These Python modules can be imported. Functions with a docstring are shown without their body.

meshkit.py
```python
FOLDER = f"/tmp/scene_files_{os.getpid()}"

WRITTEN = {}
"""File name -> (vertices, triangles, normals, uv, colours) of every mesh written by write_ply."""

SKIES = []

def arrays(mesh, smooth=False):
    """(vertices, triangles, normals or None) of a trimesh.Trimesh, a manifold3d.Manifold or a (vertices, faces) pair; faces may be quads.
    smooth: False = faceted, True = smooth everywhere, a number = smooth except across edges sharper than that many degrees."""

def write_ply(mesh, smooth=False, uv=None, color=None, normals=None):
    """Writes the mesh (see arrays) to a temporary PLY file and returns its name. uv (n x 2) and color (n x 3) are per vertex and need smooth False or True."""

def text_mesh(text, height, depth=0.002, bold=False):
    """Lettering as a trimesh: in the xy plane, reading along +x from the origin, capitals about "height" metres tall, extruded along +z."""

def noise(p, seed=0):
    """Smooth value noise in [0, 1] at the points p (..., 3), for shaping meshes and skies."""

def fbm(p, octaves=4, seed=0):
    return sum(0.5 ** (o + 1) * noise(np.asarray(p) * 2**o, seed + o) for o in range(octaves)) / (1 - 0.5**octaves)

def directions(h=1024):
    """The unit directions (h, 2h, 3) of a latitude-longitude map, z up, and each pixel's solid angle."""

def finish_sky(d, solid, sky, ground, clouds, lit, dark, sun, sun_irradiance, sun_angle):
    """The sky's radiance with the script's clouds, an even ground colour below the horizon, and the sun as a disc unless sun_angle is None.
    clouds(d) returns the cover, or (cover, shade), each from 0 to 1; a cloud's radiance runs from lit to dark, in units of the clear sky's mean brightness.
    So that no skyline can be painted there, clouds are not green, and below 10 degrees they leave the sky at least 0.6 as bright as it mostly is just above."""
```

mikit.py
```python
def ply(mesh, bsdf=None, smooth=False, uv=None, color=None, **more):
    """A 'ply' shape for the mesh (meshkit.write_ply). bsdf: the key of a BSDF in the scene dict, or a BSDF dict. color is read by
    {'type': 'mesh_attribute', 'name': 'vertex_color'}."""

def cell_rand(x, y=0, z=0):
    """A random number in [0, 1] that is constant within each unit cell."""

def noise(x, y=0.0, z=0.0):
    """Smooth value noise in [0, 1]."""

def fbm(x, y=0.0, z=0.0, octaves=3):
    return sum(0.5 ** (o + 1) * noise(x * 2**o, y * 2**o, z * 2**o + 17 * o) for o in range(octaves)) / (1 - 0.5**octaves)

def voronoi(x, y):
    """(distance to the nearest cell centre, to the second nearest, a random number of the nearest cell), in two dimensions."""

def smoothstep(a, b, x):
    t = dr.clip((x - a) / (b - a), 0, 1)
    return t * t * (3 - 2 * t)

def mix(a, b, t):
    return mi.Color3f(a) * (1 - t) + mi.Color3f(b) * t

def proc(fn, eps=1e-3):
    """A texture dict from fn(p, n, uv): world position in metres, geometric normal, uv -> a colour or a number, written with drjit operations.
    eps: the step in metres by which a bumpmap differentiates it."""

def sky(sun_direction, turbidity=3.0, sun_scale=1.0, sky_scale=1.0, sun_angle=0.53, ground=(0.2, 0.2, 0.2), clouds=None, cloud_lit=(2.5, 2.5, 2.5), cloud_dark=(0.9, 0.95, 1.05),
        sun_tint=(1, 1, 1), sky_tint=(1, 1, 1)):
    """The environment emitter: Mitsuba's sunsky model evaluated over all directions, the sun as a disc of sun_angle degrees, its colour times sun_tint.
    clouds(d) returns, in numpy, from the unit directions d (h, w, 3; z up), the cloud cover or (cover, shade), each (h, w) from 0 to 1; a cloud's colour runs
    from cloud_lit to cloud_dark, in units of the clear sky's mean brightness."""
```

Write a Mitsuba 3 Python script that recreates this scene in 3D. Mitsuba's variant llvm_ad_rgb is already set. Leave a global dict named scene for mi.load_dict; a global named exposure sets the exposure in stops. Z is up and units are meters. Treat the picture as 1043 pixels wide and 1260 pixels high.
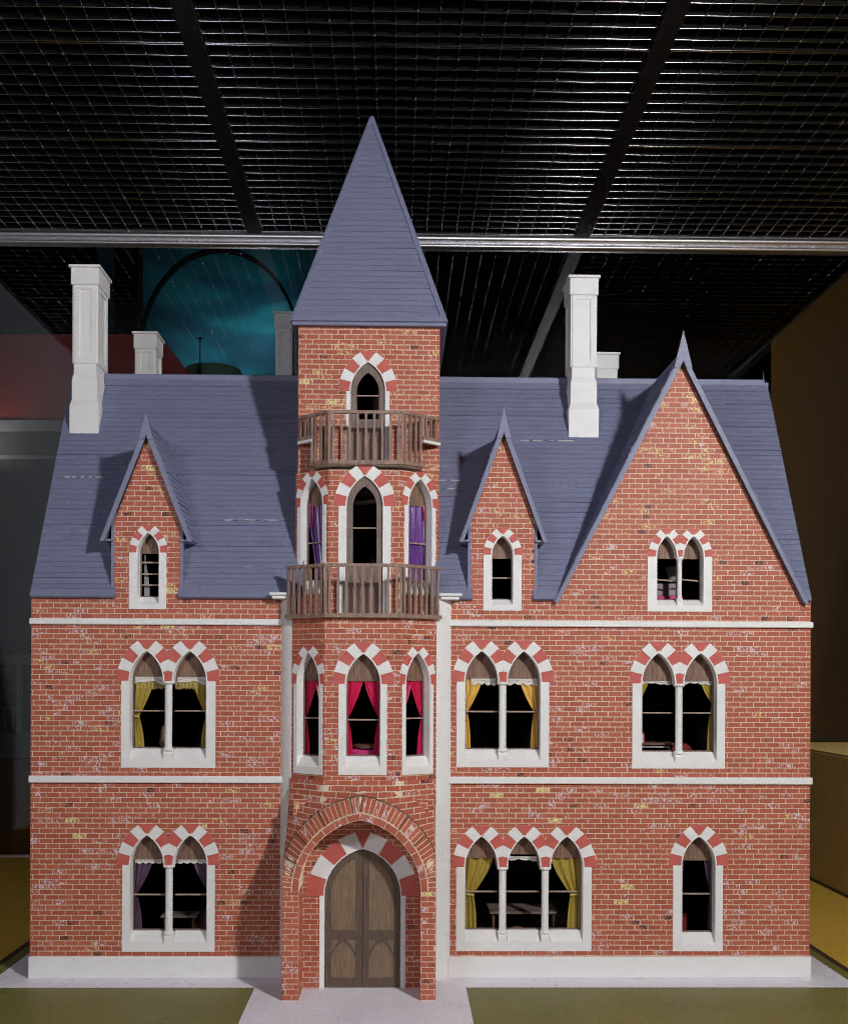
import math, random, numpy as np, trimesh, mitsuba as mi, mikit
import drjit as dr
from mikit import noise, fbm, cell_rand, smoothstep, mix, proc
from manifold3d import CrossSection, FillRule, Manifold
from shapely.geometry import Polygon, box, MultiPolygon
from shapely.ops import unary_union
from shapely.prepared import prep

# ---------------------------------------------------------------- camera, lamps, exposure
# Everything is laid out in units of the doll's house front (1 unit = 1.2526 mm): X along the front, Y depth behind it, Z up.
S = 1.2526e-3
T = mi.ScalarTransform4f
scene, labels = {}, {}
F0, YAW, ROLL, CY = 1400.0, math.radians(1.05), 0.0042, 836.0
CAM = np.array([489.0, -1400.0, 367.0])
FW = np.array([math.sin(YAW), math.cos(YAW), 0]); RT = np.array([math.cos(YAW), -math.sin(YAW), 0]); UPV = np.array([0, 0, 1.0])
CX = 489 + F0 * math.tan(YAW)
up = UPV * math.cos(ROLL) - RT * math.sin(ROLL)
scene['camera'] = {'type': 'perspective', 'fov': math.degrees(2 * math.atan(521.5 / F0)), 'fov_axis': 'x', 'near_clip': 0.05, 'far_clip': 40.0,
                   'principal_point_offset_x': -(CX - 521.5) / 1043, 'principal_point_offset_y': -(CY - 630) / 1260,
                   'to_world': T().look_at(origin=(CAM * S).tolist(), target=((CAM + FW * 1000) * S).tolist(), up=up.tolist())}
exposure = 0.0
KEY_POS, KEY_R, KEY_L = np.array([1170.0, -1330.0, 1010.0]), 42.0, (1010, 1000, 985)
FILL_POS, FILL_R, FILL_L = np.array([-70.0, -1330.0, 790.0]), 100.0, (38, 37.5, 41)
HOUSE_C = np.array([520.0, 0.0, 480.0])


def flash_mats():
    scene['lamp_black'] = {'type': 'principled', 'base_color': {'type': 'rgb', 'value': [.03, .03, .03]}, 'roughness': .5}
    scene['lamp_silver'] = {'type': 'principled', 'base_color': {'type': 'rgb', 'value': [.7, .7, .7]}, 'roughness': .3, 'metallic': 1.0}


flash_mats()


def P(px, py, Y=0.0):
    """The point (x, z) of the plane at depth Y that the photograph shows at a pixel: measurements on the real, flat facades."""
    x, y = px - CX, py - CY
    c, s = math.cos(ROLL), math.sin(ROLL)
    x, y = c * x + s * y, -s * x + c * y
    r = FW * F0 + RT * x - UPV * y
    q = CAM + r * (Y - CAM[1]) / r[1]
    return q[0], q[2]


# ---------------------------------------------------------------- helpers
counts = {}


def num(key):
    counts[key] = counts.get(key, -1) + 1
    return key if counts[key] == 0 else f'{key}_{counts[key]:03d}'


def add(key, mesh, mat, smooth=False, uv=None, label=None, kind=None, category=None, group=None):
    v, f = mesh
    key = num(key)
    scene[key] = mikit.ply((np.asarray(v, float) * S, np.asarray(f, int)), mat, smooth=smooth, uv=uv)
    d = {}
    if label: d['label'] = label
    if category: d['category'] = category
    if group: d['group'] = group
    if kind: d['kind'] = kind
    if d: labels[key] = d
    return key


def thing(key, label, category, group=None):
    key = num(key)
    labels[key] = {'label': label, 'category': category}
    if group: labels[key]['group'] = group
    return key


def cat(ms):
    vs, fs, n = [], [], 0
    for v, f in ms:
        v = np.asarray(v, float); f = np.asarray(f, int)
        vs.append(v); fs.append(f + n); n += len(v)
    return np.vstack(vs), np.vstack(fs)


class Frame:
    def __init__(s, o, u, v):
        s.o = np.asarray(o, float)
        s.u = np.asarray(u, float) / np.linalg.norm(u); s.v = np.asarray(v, float) / np.linalg.norm(v); s.n = np.cross(s.u, s.v)

    def __call__(s, p):
        p = np.asarray(p, float)
        return s.o + p[:, :1] * s.u + p[:, 1:2] * s.v + p[:, 2:3] * s.n


FRONT = Frame((0, 0, 0), (1, 0, 0), (0, 0, 1))          # local coordinates are (X, Z, out of the wall)


def polys(g):
    if g.is_empty: return []
    if g.geom_type == 'Polygon': return [g]
    return [q for q in getattr(g, 'geoms', []) if q.geom_type == 'Polygon']


def ex_local(poly, h0, h1):
    ms = []
    for q in polys(poly):
        rings = [list(q.exterior.coords)[:-1]] + [list(r.coords)[:-1] for r in q.interiors]
        m = CrossSection([[(float(a), float(b)) for a, b in r] for r in rings], FillRule.EvenOdd).extrude(h1 - h0).to_mesh()
        v = np.array(m.vert_properties[:, :3], float); v[:, 2] += h0
        ms.append((v, np.array(m.tri_verts, int)))
    return cat(ms)


def ex(poly, fr, h0, h1):
    v, f = ex_local(poly, h0, h1)
    return fr(v), f


BOXF = np.array([[0, 2, 1], [0, 3, 2], [4, 5, 6], [4, 6, 7], [0, 1, 5], [0, 5, 4], [1, 2, 6], [1, 6, 5], [2, 3, 7], [2, 7, 6], [3, 0, 4], [3, 4, 7]])


def bx(x0, x1, y0, y1, z0, z1, ch=0.0):
    if ch <= 0:
        v = np.array([[x0, y0, z0], [x1, y0, z0], [x1, y1, z0], [x0, y1, z0], [x0, y0, z1], [x1, y0, z1], [x1, y1, z1], [x0, y1, z1]], float)
        return v, BOXF
    pts = [(a, b, c) for a, b, c in [(x + sx * ch * i, y + sy * ch * j, z + sz * ch * k)
           for x, sx in ((x0, 1), (x1, -1)) for y, sy in ((y0, 1), (y1, -1)) for z, sz in ((z0, 1), (z1, -1)) for i, j, k in ((0, 1, 1), (1, 0, 1), (1, 1, 0))]]
    m = Manifold.hull_points(np.array(pts, np.float64)).to_mesh()
    return np.array(m.vert_properties[:, :3], float), np.array(m.tri_verts, int)


def fbox(fr, u0, u1, v0, v1, h0, h1, ch=0.0):
    v, f = bx(u0, u1, v0, v1, h0, h1, ch)
    return fr(v), f


def hull(pts):
    m = Manifold.hull_points(np.array(pts, np.float64)).to_mesh()
    return np.array(m.vert_properties[:, :3], float), np.array(m.tri_verts, int)


def beam(a, b, w, h, upv=(0, 0, 1)):
    a, b = np.asarray(a, float), np.asarray(b, float)
    d = (b - a) / np.linalg.norm(b - a)
    s = np.cross(d, upv); s /= np.linalg.norm(s); t = np.cross(s, d)
    return hull([p + i * s * w / 2 + j * t * h / 2 for p in (a, b) for i in (-1, 1) for j in (-1, 1)])


def lathe(profile, c=(0, 0, 0), n=20):
    """profile: (radius, height) from bottom to top, closed with discs"""
    pr = [(max(r, 1e-3), z) for r, z in profile]
    a = np.arange(n) * 2 * np.pi / n
    v = np.array([[r * math.cos(t), r * math.sin(t), z] for r, z in pr for t in a]) + np.asarray(c, float)
    f = []
    for i in range(len(pr) - 1):
        for j in range(n):
            p, q, r, s_ = i * n + j, i * n + (j + 1) % n, (i + 1) * n + (j + 1) % n, (i + 1) * n + j
            f += [[p, q, r], [p, r, s_]]
    f += [[0, (j + 1) % n, j] for j in range(1, n - 1)] and [[0, j + 1, j] for j in range(1, n - 1)]
    o = (len(pr) - 1) * n
    f += [[o, o + j, o + j + 1] for j in range(1, n - 1)]
    return v, np.array(f)


def rgb(*c): return {'type': 'rgb', 'value': list(c)}


def mat(name, color, rough=.6, metallic=0.0, spec=.5, two=True, **kw):
    d = {'type': 'principled', 'base_color': color if isinstance(color, dict) else rgb(*color), 'roughness': rough, 'specular': spec}
    if metallic: d['metallic'] = metallic
    d.update(kw)
    scene[name] = {'type': 'twosided', 'b': d} if two else d
    return name


# ---------------------------------------------------------------- materials (1 unit of q = 1 house unit)
def brick_col(p, n, uv):
    q = p / S
    i, j = dr.floor(uv.x), dr.floor(uv.y)
    lu, lv = uv.x - i, uv.y - j
    r1, r2, r3 = cell_rand(i, j, 1), cell_rand(i, j, 2), cell_rand(i, j, 3)
    base = mix((.380, .095, .055), (.450, .125, .075), r1)
    base = base * (0.90 + 0.2 * noise(lu * 5 + i * 3.1, lv * 3 + j * 1.7, r1 * 50))
    clump = noise(q.x / 38, q.z / 30, 3.0) * 0.75 + noise(q.x / 13, q.z / 11, 9.0) * 0.25
    k = smoothstep(.46, .72, clump)
    up_ = smoothstep(380, 640, q.z)                       # the paper is rubbed yellow more often in the gable
    worn = r2 < (0.07 + 0.17 * k)
    yellow = r3 < (0.36 + 0.40 * up_)
    a = lu * 7.0 + lv * (3.2 * r1 - 1.0) + r2 * 40 + i
    scr = noise(a, lv * 2.2 + r3 * 30, i * .7 + j)
    fine = noise(lu * 16 + i, lv * 7 + j, r2 * 20)
    m1 = smoothstep(.50, .62, scr * .55 + fine * .45) * smoothstep(.02, .2, lu) * smoothstep(.98, .8, lu) * (0.55 + .45 * r1)
    lightc = mix(mix((.62, .47, .55), (.70, .62, .66), fine), mix((.70, .56, .16), (.76, .68, .32), fine), dr.select(yellow, 1.0, 0.0))
    c = mix(base, lightc, dr.select(worn, m1, 0.0))
    darkb = (r3 > .95) & (r2 > .5)
    c = mix(c, (.035, .025, .03), dr.select(darkb, smoothstep(.42, .56, fine * .6 + scr * .4) * .9 * smoothstep(.38, .26, dr.abs(lu - .25 - .5 * r1)), 0.0))
    full = (r2 > .9955)
    return dr.select(full, mix((.74, .66, .28), c, smoothstep(.50, .58, fine * .6 + scr * .4)), c)


mat('brick_paper', proc(brick_col), .55, spec=.35)


def mortar_col(p, n, uv):
    q = p / S
    return mix((.64, .50, .36), (.75, .61, .47), noise(q.x / 6, q.y / 6, q.z / 4)) * (.9 + .2 * noise(q.x * .7, q.y * .7, q.z * .7))


mat('mortar', proc(mortar_col), .8)


def white_col(p, n, uv):
    q = p / S
    g = fbm(q.x / 30, q.y / 30, q.z / 12)
    c = mix((.755, .748, .735), (.80, .797, .785), g)
    sm = smoothstep(.60, .80, noise(q.x / 12, q.y / 12, q.z / 5)) * smoothstep(.55, .75, noise(q.x / 45, 5.0, q.z / 30))
    chip = smoothstep(.84, .88, noise(q.x / 2.4, q.y / 2.4, q.z / 1.6)) * smoothstep(.55, .7, noise(q.x / 50, q.y / 50, q.z / 50))
    c = mix(c, (.62, .61, .59), sm * .22)
    return mix(c, (.42, .36, .30), chip * .45)


mat('white_paint', proc(white_col), .5, spec=.4)


def red_col(p, n, uv):
    q = p / S
    return mix((.50, .105, .085), (.57, .13, .11), noise(q.x / 9, q.y / 9, q.z / 9)) * (.93 + .14 * noise(q.x * .8, q.y * .8, q.z * .8))


mat('red_paint', proc(red_col), .55, spec=.35)


def roof_col(p, n, uv):
    q = p / S
    g = fbm(q.x / 25, q.y / 25, q.z / 6)
    c = mix((.165, .178, .275), (.20, .21, .32), g)
    c = c * (.9 + .2 * noise(q.x / 3, q.y / 2, q.z * 1.1))
    scuff = smoothstep(.87, .92, noise(q.x / 6, q.y / 3, q.z / .9)) * smoothstep(.62, .75, noise(q.x / 40, q.y / 40, q.z / 24))
    return mix(c, (.50, .50, .52), scuff * .8)


mat('roof_paint', proc(roof_col), .5, spec=.4)
mat('worn_edge', proc(lambda p, n, uv: mix((.15, .16, .24), (.66, .65, .62), smoothstep(.40, .55, noise(p.x / S / 5, p.y / S / 5, p.z / S / 3)))), .7)


def wood(ax, c0, c1, sc=1.0):
    def fn(p, n, uv):
        q = p / S
        along = q.z if ax == 'z' else q.x
        across = q.x + q.y * .7 if ax == 'z' else q.z + q.y * .7
        g = noise(across * 1.5 * sc, along / 14, 1.0) * .6 + noise(across * 4 * sc, along / 5, 7.0) * .4
        return mix(c0, c1, smoothstep(.25, .75, g))
    return proc(fn)


mat('walnut', wood('z', (.13, .068, .045), (.26, .15, .105)), .6)
mat('frame_wood', wood('z', (.135, .09, .074), (.21, .15, .13)), .6)
mat('rail_wood', wood('z', (.195, .118, .088), (.33, .222, .178), .8), .55)
mat('door_frame_wood', wood('z', (.076, .050, .033), (.126, .086, .056)), .55)
mat('door_panel_wood', wood('z', (.142, .093, .055), (.228, .157, .098), 1.3), .6)
mat('bar_wood', wood('x', (.30, .21, .16), (.42, .31, .24)), .6)


def lawn_col(p, n, uv):
    q = p / S
    return mix((.138, .128, .034), (.176, .163, .050), fbm(q.x / 60, q.y / 40)) * (.86 + .28 * noise(q.x / 1.4, q.y / 1.4)) * (1 - .25 * smoothstep(.80, .86, noise(q.x / 3, q.y / 5, 4.0)) * smoothstep(.5, .7, noise(q.x / 50, q.y / 50, 8.0)))


mat('lawn_paint', proc(lawn_col), .5, spec=.4)


def path_col(p, n, uv):
    q = p / S
    c = mix((.64, .62, .68), (.71, .69, .755), fbm(q.x / 40, q.y / 40))
    c = mix(c, (.42, .40, .40), .5 * smoothstep(.78, .86, noise(q.x / 3.5, q.y / 3.5, 2.0)) * smoothstep(.5, .68, noise(q.x / 40, q.y / 40, 6.0)))
    return c * (.93 + .14 * noise(q.x / 1.6, q.y / 1.6))


mat('path_paint', proc(path_col), .5, spec=.4)


def carpet_col(p, n, uv):
    q = p / S
    g = noise(q.x / 1.6, q.y / 1.6, q.z / 1.6) * .6 + noise(q.x / 5, q.y / 5, q.z / 5) * .4
    return mix((.38, .235, .028), (.60, .385, .075), g)


mat('carpet_pile', proc(carpet_col), .95, spec=.1)


def ribbed(p, n, uv):
    q = p / S
    g = noise(q.y / 2.2, q.z / 7, q.x / 2.2) * .6 + noise(q.y / 5, q.z / 2, q.x / 5) * .4
    return mix((.40, .285, .085), (.64, .49, .21), g)


mat('carpet_side', proc(ribbed), .95, spec=.1)
mat('brown_edge', (.05, .028, .02), .5)
mat('aluminium', (.95, .94, .98), .38, metallic=1.0)
mat('bar_black', proc(lambda p, n, uv: mix((.016, .013, .013), (.026, .021, .021), noise(p.x / S / 8, p.y / S / 20))), .6, spec=.10)
scene['louver_joint_metal'] = {'type': 'twosided', 'b': {'type': 'roughconductor', 'material': 'Al', 'alpha': .3, 'specular_reflectance': rgb(.72, .72, .78)}}
mat('louver_black', (.006, .006, .007), .45, spec=.15)
scene['louver_bead'] = {'type': 'twosided', 'b': {'type': 'roughconductor', 'material': 'Al', 'distribution': 'beckmann', 'alpha_u': .04, 'alpha_v': .2, 'specular_reflectance': rgb(.78, .78, .86)}}    # drawn wire: the shine spreads round the wire, not along it
scene['pane_glass'] = {'type': 'thindielectric', 'int_ior': 2.05}
mat('interior', (.075, .045, .036), .9)
mat('interior_floor', (.12, .06, .035), .6)


def tan_wall(p, n, uv):
    q = p / S
    return mix((.72, .37, .055), (.84, .46, .085), noise(q.y / 3, q.z / 40) * .5 + noise(q.y / 1.2, q.z / 3) * .5)


mat('tan_fabric', proc(tan_wall), .9, spec=.1)


def cloth(name, c0, c1, rough=.6, sheen=.3):
    mat(name, proc(lambda p, n, uv: mix(c0, c1, noise(p.x / S * 1.2, p.y / S * 1.2, p.z / S / 5) * .6 + noise(p.x / S * 3, 2.0, p.z / S * 2) * .4)), rough, sheen=sheen)


cloth('gold_cloth', (.62, .36, .060), (.78, .50, .13))
cloth('olive_cloth', (.30, .21, .026), (.42, .31, .055))
cloth('crimson_satin', (.45, .005, .05), (.64, .014, .092), .28)
cloth('purple_satin', (.085, .022, .17), (.19, .06, .32), .28)
cloth('plum_cloth', (.055, .028, .07), (.12, .06, .11), .5)
cloth('lace', (.55, .53, .48), (.75, .73, .68), .9)
cloth('fringe_cloth', (.45, .35, .08), (.62, .5, .2), .9)
mat('furniture_wood', wood('x', (.10, .045, .03), (.20, .10, .07)), .4)
mat('light_top', (.17, .125, .105), .4)
mat('red_velvet', (.20, .012, .02), .8)
mat('pink_cloth', (.55, .03, .17), .6)
mat('trunk_leather', (.20, .15, .20), .5)
mat('grey_shade', (.27, .27, .29), .7)
mat('paper', (.6, .58, .55), .8)
mat('dark_iron', (.02, .022, .025), .5)

# ---------------------------------------------------------------- collectors for bricks and roof strips
BR = []          # (distance key, holder, verts, faces, uv)
brick_id = [0]
rng = np.random.default_rng(11)
BF10 = np.array([[4, 5, 6], [4, 6, 7], [0, 1, 5], [0, 5, 4], [1, 2, 6], [1, 6, 5], [2, 3, 7], [2, 7, 6], [3, 0, 4], [3, 4, 7]])


def bricks(holder, region, mapf, bw=16.3, bh=6.27, u0=0.0, v0=0.0, gap=0.88, h=0.42, full_only=False, vis=True):
    """Lays bricks over the region (a polygon in u, v); mapf takes (n, 3) local points (u, v, height) to space."""
    region = region.buffer(0)
    if region.is_empty: return
    x0, y0, x1, y1 = region.bounds
    pr = prep(region)
    r0, r1 = math.floor((y0 - v0) / bh) - 1, math.ceil((y1 - v0) / bh) + 1
    for r in range(r0, r1):
        off = u0 + (bw / 2 if r % 2 else 0) + rng.uniform(-.9, .9)
        for c in range(math.floor((x0 - off) / bw) - 1, math.ceil((x1 - off) / bw) + 1):
            a, b = off + c * bw + gap / 2, off + (c + 1) * bw - gap / 2
            s, t = v0 + r * bh + gap / 2, v0 + (r + 1) * bh - gap / 2
            a += rng.uniform(-.18, .18); b += rng.uniform(-.18, .18); s += rng.uniform(-.1, .1); t += rng.uniform(-.1, .1)
            q = box(a, s, b, t)
            if not pr.intersects(q): continue
            hh = h + rng.uniform(-.1, .14)
            brick_id[0] += 1
            i, j = brick_id[0] % 900, brick_id[0] // 900
            if pr.contains(q):
                l = np.array([[a, s, -.3], [b, s, -.3], [b, t, -.3], [a, t, -.3], [a + .12, s + .1, hh], [b - .12, s + .1, hh], [b - .12, t - .1, hh], [a + .12, t - .1, hh]])
                f = BF10; full = True
            else:
                g = region.intersection(q)
                ps = [k for k in polys(g) if k.area > 1.2]
                if not ps: continue
                l, f = cat([ex_local(k, -.3, hh) for k in ps]); full = False
            uv = np.stack([i + np.clip((l[:, 0] - a) / (b - a), .01, .99), j + np.clip((l[:, 1] - s) / (t - s), .01, .99)], 1)
            w = mapf(l)
            BR.append((w[:, 1].mean() + (0 if full and vis else 5000), holder, w, f, uv))


ST = []          # roof strips: (priority, holder, verts, faces)


def strips(holder, fr, region, rowh, seed, thick=.95, nmean=190, prio=0):
    r_ = random.Random(seed)
    region = region.buffer(0)
    x0, y0, x1, y1 = region.bounds
    n = max(1, int(round((y1 - y0) / rowh))); rh = (y1 - y0) / n
    for k in range(n):
        s, t = y0 + k * rh, y0 + (k + 1) * rh
        cuts = [x0]
        while cuts[-1] < x1:
            cuts.append(cuts[-1] + nmean * r_.uniform(.7, 1.5))
        for a, b in zip(cuts[:-1], cuts[1:]):
            g = region.intersection(box(a + .12, s + r_.uniform(-.12, .12), b - .12, t + .5))
            for q in polys(g):
                if q.area < 3: continue
                l, f = ex_local(q, 0, 1)
                w = np.clip((l[:, 1] - s) / (t - s), 0, 1)
                th = min(thick, .95) * r_.uniform(.7, 1.2)
                lift = r_.uniform(.3, 1.3) if r_.random() < .12 else 0
                l[:, 2] = np.where(l[:, 2] > .5, .35 + (th + lift) * (1 - w), -.4)
                ST.append((prio * 1e5 - q.area, holder, fr(l), f))


def flush():
    BR.sort(key=lambda b: b[0])
    for b in BR[:300]:
        add(f'{b[1]}__brick', (b[2], b[3]), 'brick_paper', uv=b[4])
    rest = BR[300:]
    v, f = cat([(b[2], b[3]) for b in rest])
    k = add('dollhouse__brickwork', (v, f), 'brick_paper', uv=np.vstack([b[4] for b in rest]), kind='stuff')
    ST.sort(key=lambda b: b[0])
    for b in ST[:300]:
        add(f'{b[1]}__roof_board', (b[2], b[3]), 'roof_paint')
    if ST[300:]:
        add('dollhouse__roof_boarding', cat([(b[2], b[3]) for b in ST[300:]]), 'roof_paint', kind='stuff')


# ---------------------------------------------------------------- windows
def arc_pts(c, hw, z0, rise, n=12, d=0.0):
    """Pointed arch, from left springer over the apex to the right springer, offset outwards by d."""
    r = (hw * hw + rise * rise) / (2 * hw)
    R = r + d
    th = math.acos(max(-1, min(1, (r - hw) / R)))
    L = [(c + (r - hw) - R * math.cos(t), z0 + R * math.sin(t)) for t in np.linspace(0, th, n)]
    Rr = [(2 * c - x, z) for x, z in L[::-1]]
    return L + Rr[1:]


def lancet(c, hw, z0, rise, zb, d=0.0):
    return Polygon([(c - hw - d, zb)] + arc_pts(c, hw, z0, rise, d=d) + [(c + hw + d, zb)]).buffer(0)


def voussoirs(key, fr, c, hw, z0, rise, depth, clip, h=.9, d0=1.4, nside=4):
    r = (hw * hw + rise * rise) / (2 * hw)
    th = math.acos((r - hw) / r)
    used, tops = [], []
    for side in (-1, 1):
        def pt(R, t):
            x = (r - hw) - R * math.cos(t)
            return (c + x if side < 0 else c - x, z0 + R * math.sin(t))
        e = np.linspace(0, th - .012, nside + 1)
        for k in range(nside):
            a, b = e[k], e[k + 1]
            ri, ro = r + d0, r + depth
            lo, hi = a, b
            g0 = .004 if k else 0
            pts = [pt(ri, lo + g0), pt(ri, (lo + hi) / 2), pt(ri, hi - .004)]
            if k == nside - 1:      # white stone beside the apex: parallel sides
                ux, uz = pt(ro, (lo + hi) / 2)[0] - pt(ri, (lo + hi) / 2)[0], pt(ro, (lo + hi) / 2)[1] - pt(ri, (lo + hi) / 2)[1]
                q0, q1 = pt(ri, hi - .004), pt(ro, lo + g0)
                pts += [(q0[0] + ux, q0[1] + uz), q1]
                tops.append((q0[0] + ux, q0[1] + uz))
            else:
                pts += [pt(ro, hi - .004), pt(ro, lo + g0)]
            q = Polygon(pts).buffer(0).intersection(clip)
            ps = polys(q)
            if ps and q.area > 2:
                q = max(ps, key=lambda w: w.area)
                red = k % 2 == 0
                add(f'{key}__voussoir', ex(q, fr, -.2, h if red else h + .25), 'red_paint' if red else 'white_paint')
                used.append(q)
    apex = (c, z0 + rise + d0 * 1.6)
    (lx, lz), (rx, rz) = tops
    q = Polygon([apex, (rx + .6, rz + .9), (rx, rz + 1.4), (lx, lz + 1.4), (lx - .6, lz + .9)]).buffer(0)
    q = q.difference(unary_union(used).buffer(.12)).intersection(clip)
    if polys(q):
        q = max(polys(q), key=lambda w_: w_.area)
        add(f'{key}__voussoir', ex(q, fr, -.2, h), 'red_paint')
        used.append(q)
    return unary_union(used)


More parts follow.
